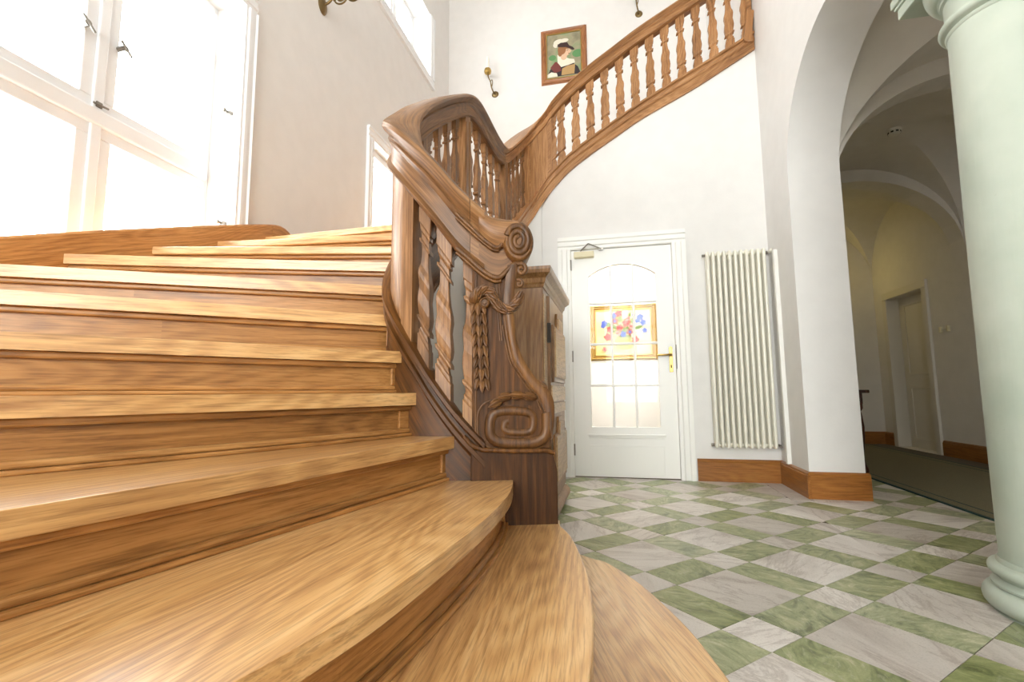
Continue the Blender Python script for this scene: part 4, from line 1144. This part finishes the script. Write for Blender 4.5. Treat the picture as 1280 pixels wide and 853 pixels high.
ppoly([(.36, .52), (.44, .50), (.62, .42), (.72, .40), (.74, .34), (.60, .31), (.44, .29), (.36, .38)], 2)
ppoly([(.44, .14), (.72, .14), (.74, .31), (.58, .30), (.46, .26)], 6)
ppoly([(.12, .13), (.36, .13), (.34, .19), (.22, .22), (.13, .18)], 2)
pp(.50, .48, .07, .07, 0); pp(.55, .565, .10, .085, 0, .1)
ppoly([(.63, .585), (.675, .555), (.63, .535)], 0)
pp(.46, .60, .09, .09, 4); pp(.42, .54, .045, .06, 4); pp(.55, .635, .09, .03, 4)
pp(.58, .575, .016, .006, 8); pp(.615, .515, .02, .006, 8); pp(.60, .60, .025, .004, 8)
pp(.40, .745, .12, .055, 2, .1); pp(.34, .70, .07, .05, 2); pp(.52, .765, .09, .035, 2)
ppoly([(.34, .665), (.42, .69), (.54, .70), (.70, .62), (.74, .575), (.70, .565), (.56, .635), (.40, .655)], 1)
ppoly([(.36, .70), (.44, .73), (.58, .72), (.62, .66), (.50, .66), (.38, .67)], 1)
m.build('painted_image', pm, parent=por)
fx0, fx1, fz0, fz1 = -.345, .512, 1.226, 1.968
flo = framed('flower_painting', 'gold framed painting of red and blue flowers seen through the door glass', 'painting', fx0, fx1, fz0, fz1, 6.4, .07, (M_gold, M_gold))
bg2 = canvas_mat('flower_ground', [(0.35, sr(214, 184, 120)), (0.5, sr(230, 210, 156)), (0.65, sr(216, 202, 160))], 4.0)
MB().box(fx0 + .055, fx1 - .055, 6.392, 6.396, fz0 + .055, fz1 - .055).build('canvas', bg2, parent=flo)
fm = [plain('petal_red', sr(172, 50, 44), .6), plain('petal_blue', sr(58, 78, 160), .6), plain('leaf_green', sr(92, 116, 52), .6), plain('petal_pink', sr(214, 130, 120), .6), plain('vase_green', sr(150, 150, 92), .6), plain('petal_dark', sr(120, 30, 34), .6)]
m = MB(); y = 6.3915
W_, H_ = fx1 - fx0, fz1 - fz0
P = lambda u, v: (fx0 + W_ * u, fz0 + H_ * v)
rng = random.Random(3)
pp(.52, .32, .15, .14, 4); pp(.52, .43, .11, .025, 2)
for k in range(22):
    a = rng.uniform(0.1, PI - .1); r = rng.uniform(.2, 1)
    pp(.52 + .27 * r * math.cos(a), .48 + .34 * r * math.sin(a), rng.uniform(.02, .03), rng.uniform(.07, .11), 2, a - PI / 2)
flower = lambda a: 1 + .22 * math.cos(5 * a)
for (u, v, r, mi) in ((.44, .84, .055, 0), (.30, .55, .05, 0), (.27, .42, .06, 0), (.55, .66, .06, 0), (.68, .36, .055, 0), (.45, .58, .05, 0), (.60, .50, .05, 5), (.38, .70, .05, 5), (.22, .67, .045, 1), (.20, .62, .035, 1), (.36, .80, .045, 1), (.76, .76, .05, 1), (.80, .66, .045, 1), (.72, .70, .04, 1), (.82, .52, .04, 1), (.50, .46, .045, 1), (.58, .74, .04, 3), (.62, .60, .04, 3), (.42, .48, .04, 3), (.22, .20, .04, 3), (.66, .80, .03, 1)):
    pp(u, v, r, r * 1.15, mi, rng.uniform(0, 3), flower)
    pp(u, v, r * .4, r * .45, 5 if mi in (0, 3) else 1, 0, flower)
m.build('painted_image', fm, parent=flo)

# ================================================================== LAMPS
def small_sconce(x, z, label):
    t = thing('wall_sconce', label, 'wall lamp', (x, YP, z))
    MB().lathe([(.001, -.018), (.03, -.016), (.05, -.008), (.055, 0), (.001, 0)], seg=24).build('wall_plate', M_brass, parent=t, smooth=40, m=Matrix.Translation((x, YP, z)) @ Matrix.Rotation(-PI / 2, 4, 'X'))
    pts = catmull([(x, YP - .01, z), (x - .01, YP - .06, z - .005), (x - .03, YP - .11, z + .05), (x - .04, YP - .13, z + .13), (x - .07, YP - .14, z + .20), (x - .08, YP - .15, z + .27)], 5)
    MB().tube(pts, .010, 8).tube(catmull([(x - .03, YP - .11, z + .05), (x - .01, YP - .12, z + .12), (x - .02, YP - .12, z + .17), (x - .04, YP - .12, z + .15)], 5), .007, 8).build('arm', M_brass, parent=t, smooth=60)
    MB().lathe([(.012, z + .255), (.05, z + .27), (.058, z + .30), (.048, z + .335), (.03, z + .345), (.012, z + .345)], x - .08, YP - .15, 20).build('cup', M_gold, parent=t, smooth=40)
    MB().lathe([(.022, z + .345), (.022, z + .46), (.026, z + .49), (.016, z + .53), (.002, z + .55)], x - .08, YP - .15, 16).build('candle', M_bulb, parent=t, smooth=60)
    return t
small_sconce(-1.762, 5.51, 'small brass wall sconce beside the framed portrait, above the balustrade')
small_sconce(.470, 6.46, 'brass wall sconce high above the upper handrail')
t = thing('scroll_sconce', 'wrought scrollwork wall sconce on the wall between the tall windows', 'wall lamp', (XL, 3.54, 4.36))
sx, sy, szz = XL, 3.54, 4.36
MB().lathe([(.001, .03), (.02, .028), (.04, .02), (.062, .008), (.066, 0), (.001, 0)], seg=28).build('wall_plate', M_brass, parent=t, smooth=40, m=Matrix.Translation((sx, sy, szz)) @ Matrix.Rotation(PI / 2, 4, 'Y') @ Matrix.Scale(1.35, 4, Vector((1, 0, 0))))
Q = lambda d, h: (sx + d, sy, szz + h)
MB().tube(catmull([Q(.02, 0), Q(.07, .02), Q(.11, .07), Q(.16, .11), Q(.21, .10), Q(.24, .05), Q(.28, 0), Q(.33, -.01), Q(.38, .03), Q(.41, .09)], 5), .0115, 8).build('arm', M_brass, parent=t, smooth=60)
pts = [Q(.19 + lerp(.075, .012, k / 50) * math.cos(2.2 + .25 * k), .04 + lerp(.075, .012, k / 50) * math.sin(2.2 + .25 * k)) for k in range(51)]
MB().tube(pts, .0075, 8).ball(Q(.19, .04), .016, .012, .016).ball(Q(.12, .03), .014, .012, .014).build('scroll', M_brass, parent=t, smooth=60)
pts = [Q(.33 + lerp(.055, .012, k / 36) * math.cos(3.6 + .22 * k), .06 + lerp(.055, .012, k / 36) * math.sin(3.6 + .22 * k)) for k in range(37)]
MB().tube(pts, .007, 8).ball(Q(.40, .015), .016, .012, .012).build('scroll', M_brass, parent=t, smooth=60)
MB().lathe([(.01, szz + .09), (.045, szz + .10), (.05, szz + .115), (.02, szz + .125), (.02, szz + .15)], sx + .41, sy, 20).build('drip_cup', M_brass, parent=t, smooth=40)
MB().lathe([(.016, szz + .15), (.016, szz + .26), (.002, szz + .30)], sx + .41, sy, 14).build('candle', M_bulb, parent=t, smooth=60)
# ceiling lamp of the little room behind the door and a lamp at the end of the corridor
def lamp(name, label, loc, r, power, col, parts):
    t = thing(name, label, 'lamp', loc)
    em = NT(name + '_glow'); em.b.inputs['Emission Color'].default_value = col; em.b.inputs['Emission Strength'].default_value = power
    em.b.inputs['Base Color'].default_value = (1, 1, 1, 1)
    MB().lathe([(.001, loc[2] - .09), (r * .7, loc[2] - .085), (r, loc[2] - .05), (r, loc[2] - .02), (.001, loc[2] - .02)], loc[0], loc[1], 28).build('shade', em.m, parent=t, smooth=40)
    if parts: MB().tube([(loc[0], loc[1], loc[2]), (loc[0], loc[1], loc[2] + parts)], .006, 8).build('cord', M_dark, parent=t)
    MB().lathe([(r * 1.02, loc[2] - .022), (r * 1.05, loc[2] - .01), (r * 1.05, loc[2]), (.001, loc[2])], loc[0], loc[1], 28).build('mount', M_brass, parent=t, smooth=40)
lamp('ceiling_lamp', 'round ceiling lamp in the small room behind the glazed door', (.1, 5.25, 2.8), .22, 70.0, (1.0, .91, .82, 1), None)
lamp('pendant_lamp', 'small pendant lamp at the far end of the dim corridor', (3.05, 8.05, 2.9), .10, 14.0, (1.0, .78, .25, 1), .42)

# ================================================================== CORRIDOR THINGS
sd = thing('smoke_detector', 'round white smoke detector on the vaulted corridor ceiling', 'smoke detector', (XM, 5.42, 3.5))
MB().lathe([(.001, 3.435), (.035, 3.437), (.045, 3.445), (.055, 3.455), (.056, 3.475), (.062, 3.48), (.065, 3.505), (.001, 3.505)], XM, 5.42, 28).build('housing', M_plastic, parent=sd, smooth=40)
for k in range(8):
    a = 2 * PI * k / 8
    MB().box(-.004, .004, -.012, .012, -.008, .008).build('vent_slot', M_dark, parent=sd, m=Matrix.Translation((XM + .052 * math.cos(a), 5.42 + .052 * math.sin(a), 3.462)) @ Matrix.Rotation(a, 4, 'Z'))
con = thing('console_table', 'dark carved console table against the corridor wall behind the pier', 'table', (2.02, 5.4, 0))
MB().box(XR2 + .03, 2.25, 5.0, 5.9, .79, .82).build('table_top', w_cons, parent=con, bevel=.006)
MB().box(XR2 + .05, 2.21, 5.05, 5.85, .69, .79).build('apron', w_cons, parent=con, bevel=.004)
for x, y in ((2.18, 5.08), (2.18, 5.82), (XR2 + .08, 5.08), (XR2 + .08, 5.82)):
    MB().lathe([(.03, 0), (.042, .03), (.042, .10), (.026, .14), (.018, .22), (.030, .34), (.036, .48), (.026, .58), (.020, .62), (.036, .65), (.036, .70)], x, y, 16).build('leg', w_cons, parent=con, smooth=40)
run = thing('carpet_runner', 'long grey green carpet runner with dark edging along the corridor', 'carpet', (2.95, 3, 0))
RX0, RX1 = 2.265, 3.62
MB().box(RX0, RX1, -2.5, YE - .1, 0.0, .008).build('field', M_run, parent=run)
MB().box(RX0 - .012, RX0 + .006, -2.5, YE - .1, 0.0, .010).build('edging', M_teal, parent=run)
MB().box(RX1 - .006, RX1 + .012, -2.5, YE - .1, 0.0, .010).build('edging', M_teal, parent=run)
for x in (RX0 + .10, RX1 - .10): MB().box(x - .006, x + .006, -2.5, YE - .1, .0078, .0092).build('stripe', M_teal, parent=run)
hk = thing('wall_hook', 'small pale hook strip on the corridor wall beside the recessed door', 'hook', (XC, 6.82, 1.55))
MB().box(XC - .012, XC, 6.74, 6.90, 1.545, 1.56).build('rail', M_cdoor, parent=hk)
for y in (6.75, 6.89): MB().box(XC - .03, XC, y - .01, y + .01, 1.52, 1.59).build('peg', M_beige, parent=hk)
print('tiles', ntile)
